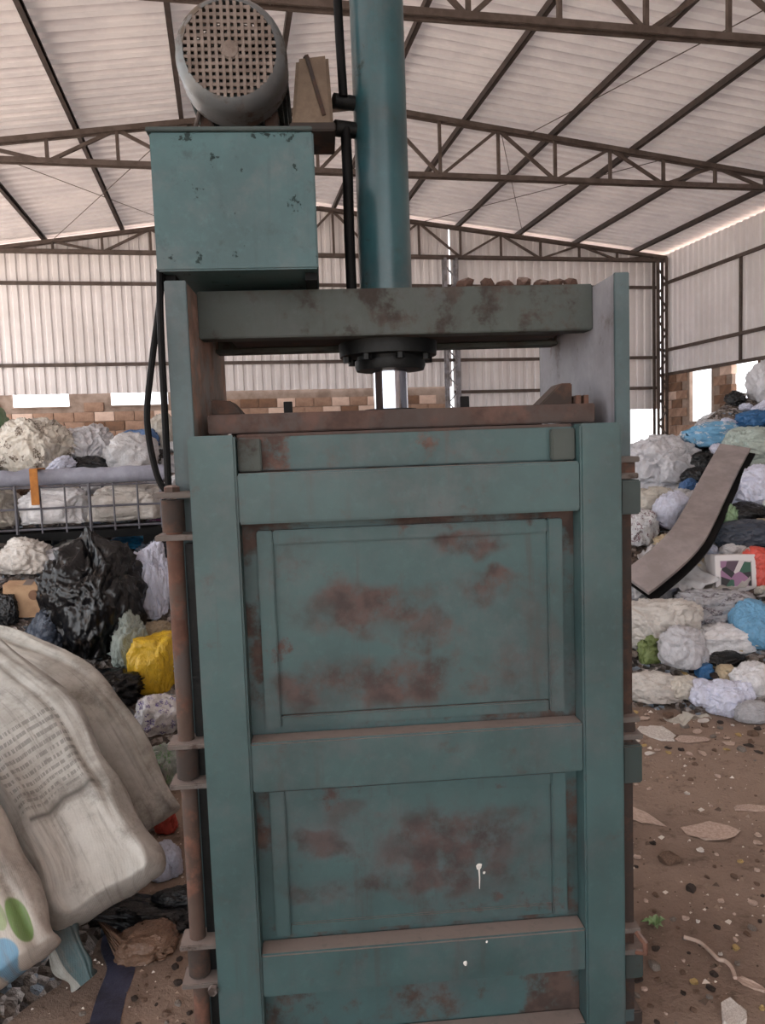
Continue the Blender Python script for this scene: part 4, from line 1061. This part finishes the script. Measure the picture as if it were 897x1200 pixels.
# little green weed
wp = atz(768, 1080, 0); wd = tag(empty('weed', (wp.x, wp.y, gz(wp.x, wp.y))), 'tiny green weed sprouting from the dirt beside the press', 'weed')
M['leaf'] = plain('weed_leaf', srgb(112, 146, 92), srgb(150, 170, 130), 20, .6, .1)
for k in range(9):
    a = k*.7+.2; L_ = random.uniform(.03, .055); c_, s_ = cos(a), sin(a); w_ = .009; h_ = random.uniform(.015, .035)
    v = [(0, 0, 0), (c_*L_*.5-s_*w_, s_*L_*.5+c_*w_, h_), (c_*L_, s_*L_, h_*.8), (c_*L_*.5+s_*w_, s_*L_*.5-c_*w_, h_), (c_*L_*.5, s_*L_*.5, h_-.004)]
    MB().add(v, [(0, 1, 4), (1, 2, 4), (2, 3, 4), (3, 0, 4)]).build('leaf', M['leaf'], wd)
# rusty scrap left on top of the crossbeam
for q, u in enumerate((.2, .26, .31, .36, .41, .45, .49)):
    me = SM_[q % 5].copy(); me.materials.append(M['rust']); o = bpy.data.objects.new('rust_scrap', me); COL.objects.link(o)
    p = PO+PW*u+PD*.30; hz_ = .011+.006*random.random(); o.location = (p.x, p.y, 2.0125+hz_*.95); o.scale = (.024, .02, hz_); o.rotation_euler = (0, 0, q*1.3)
    tag(o, 'flaky rust lump lying on top of the press crossbeam', 'rust scrap', 'rust lumps on the crossbeam')

# ------------------------------------------------------------------ contact: soft things give way where they press on others
from mathutils.bvhtree import BVHTree
import numpy as np
bpy.context.view_layer.update()
def world(o):
    n = len(o.data.vertices); a = np.empty(n*3); o.data.vertices.foreach_get('co', a); a = a.reshape(-1, 3)
    m = np.array(o.matrix_world); return a @ m[:3, :3].T + m[:3, 3]
def store(o, a):
    if o.data.users > 1: o.data = o.data.copy()
    m = np.array(o.matrix_world.inverted()); b = a @ m[:3, :3].T + m[:3, 3]
    o.data.vertices.foreach_set('co', b.ravel()); o.data.update()
class Solid:
    def __init__(s, o, a=None):
        s.o = o; s.a = world(o) if a is None else a
        s.t = BVHTree.FromPolygons([Vector(q) for q in s.a], [tuple(p.vertices) for p in o.data.polygons])
        s.lo = s.a.min(0); s.hi = s.a.max(0)
    def inside(s, v):
        r = s.t.find_nearest(v); return r[0] is not None and (v-r[0]).dot(r[1]) < 0, r
def press(o, solids, shift=True):
    a = world(o); lo, hi = a.min(0), a.max(0); ch = False
    near_ = [q for q in solids if (q.lo < hi).all() and (q.hi > lo).all()]
    if shift:
        for _ in range(8):
            mv = Vector((0, 0, 0))
            c = Vector(a.mean(0))
            for q in near_:
                if q.inside(c)[0]:
                    d = c-Vector(q.a.mean(0)); mv += ((d.normalized() if d.length > 1e-4 else Vector((0, -1, 0)))+Vector((0, -.6, .35))).normalized()*.02
            if mv.length < 1e-5: break
            a += np.array(mv); ch = True
    for q in near_:
        m = ((a > q.lo) & (a < q.hi)).all(1)
        for i in np.nonzero(m)[0]:
            ins, r = q.inside(Vector(a[i]))
            if ins: a[i] = r[0]-r[1]*.001; ch = True
    # nothing sinks into the dirt floor
    low = a[:, 2] < .03
    for i in np.nonzero(low)[0]:
        g_ = gz(a[i][0], a[i][1])+.006
        if a[i][2] < g_: a[i][2] = g_; ch = True
    if ch: store(o, a)
    return a
solids = [Solid(o) for o in RIGID]
sk = [SACKS[1], SACKS[0], SACKS[2], SACKS[3]]           # printed sack first, its neighbours lie against it
for o in sk: solids.append(Solid(o, press(o, solids, False)))
# bags packed inside the cage stay inside its wires
for o in CAGEBAGS:
    mi_ = cage.matrix_world.inverted(); a = world(o); m = np.array(mi_); b = a @ m[:3, :3].T + m[:3, 3]
    b[:, 1] = np.clip(b[:, 1], .02, dc-.02); b[:, 2] = np.clip(b[:, 2], .034, .343); b[:, 0] = np.clip(b[:, 0], -Lc/2+.012, Lc/2-.012)
    m = np.array(cage.matrix_world); store(o, b @ m[:3, :3].T + m[:3, 3]); solids.append(Solid(o, press(o, solids, False)))
for o, _ in sorted(SOFT, key=lambda q: -q[1]): solids.append(Solid(o, press(o, solids)))
bags_ = solids[len(RIGID):]
press(ho, solids, False)            # half buried pieces give way to everything lying on them
# sheets drape over what lies under them
for o in SHEETS:
    a = world(o)
    for i in range(len(a)):
        top = None
        for q in bags_:
            if q.lo[0] < a[i][0] < q.hi[0] and q.lo[1] < a[i][1] < q.hi[1] and q.hi[2] > a[i][2]:
                r = q.t.ray_cast(Vector((a[i][0], a[i][1], a[i][2]+.22)), Vector((0, 0, -1)), .22)
                if r[0] is not None: top = max(top or -9, r[0].z)
        if top is not None: a[i][2] = max(a[i][2], top+.012)
    store(o, a); press(o, [q for q in solids if q.o in RIGID], False)
# everything under the belt lies flat against its underside
FR = [belt_frame(i) for i in range(len(sp_))]; SPN = np.array([tuple(q) for q in sp_]); FN = np.array([tuple(f[0]) for f in FR]); FS = np.array([tuple(f[1]) for f in FR])
blo, bhi = SPN.min(0)-.3, SPN.max(0)+.3
for o in [q[0] for q in SOFT]+SHEETS:
    a = world(o)
    if (a.min(0) > bhi).any() or (a.max(0) < blo).any(): continue
    d = a[:, None, :]-SPN[None]; k = np.argmin((d*d).sum(2), 1); ar = np.arange(len(a)); dv = d[ar, k]
    nn = (dv*FN[k]).sum(1); ss = (dv*FS[k]).sum(1); tt = np.sqrt(np.maximum(0, (dv*dv).sum(1)-nn**2-ss**2))
    lim = np.where(ss > -.055, -.052, -.016); hit_ = (ss > -.13) & (ss < .175) & (nn > lim) & (nn < .3) & (tt < .06)
    if hit_.any():
        a[hit_] += FN[k][hit_]*(lim-nn)[hit_][:, None]; store(o, a)
bpy.context.view_layer.update()
# the loose waste settles under the weight: hollows where bags, sacks and the cage rest
solids = [Solid(q.o) for q in solids]
for h_ in [o for o in bpy.data.objects if o.name.startswith('waste_heap')]:
    a = world(h_)
    for i in range(len(a)):
        x, y, z = a[i]
        for q in solids:
            if q.lo[2] < z+.01 and q.lo[0] < x < q.hi[0] and q.lo[1] < y < q.hi[1]:
                r = q.t.ray_cast(Vector((x, y, -1)), Vector((0, 0, 1)))
                if r[0] is not None and r[0].z < z: z = max(r[0].z+.003, -.05)
        a[i][2] = z
    store(h_, a)
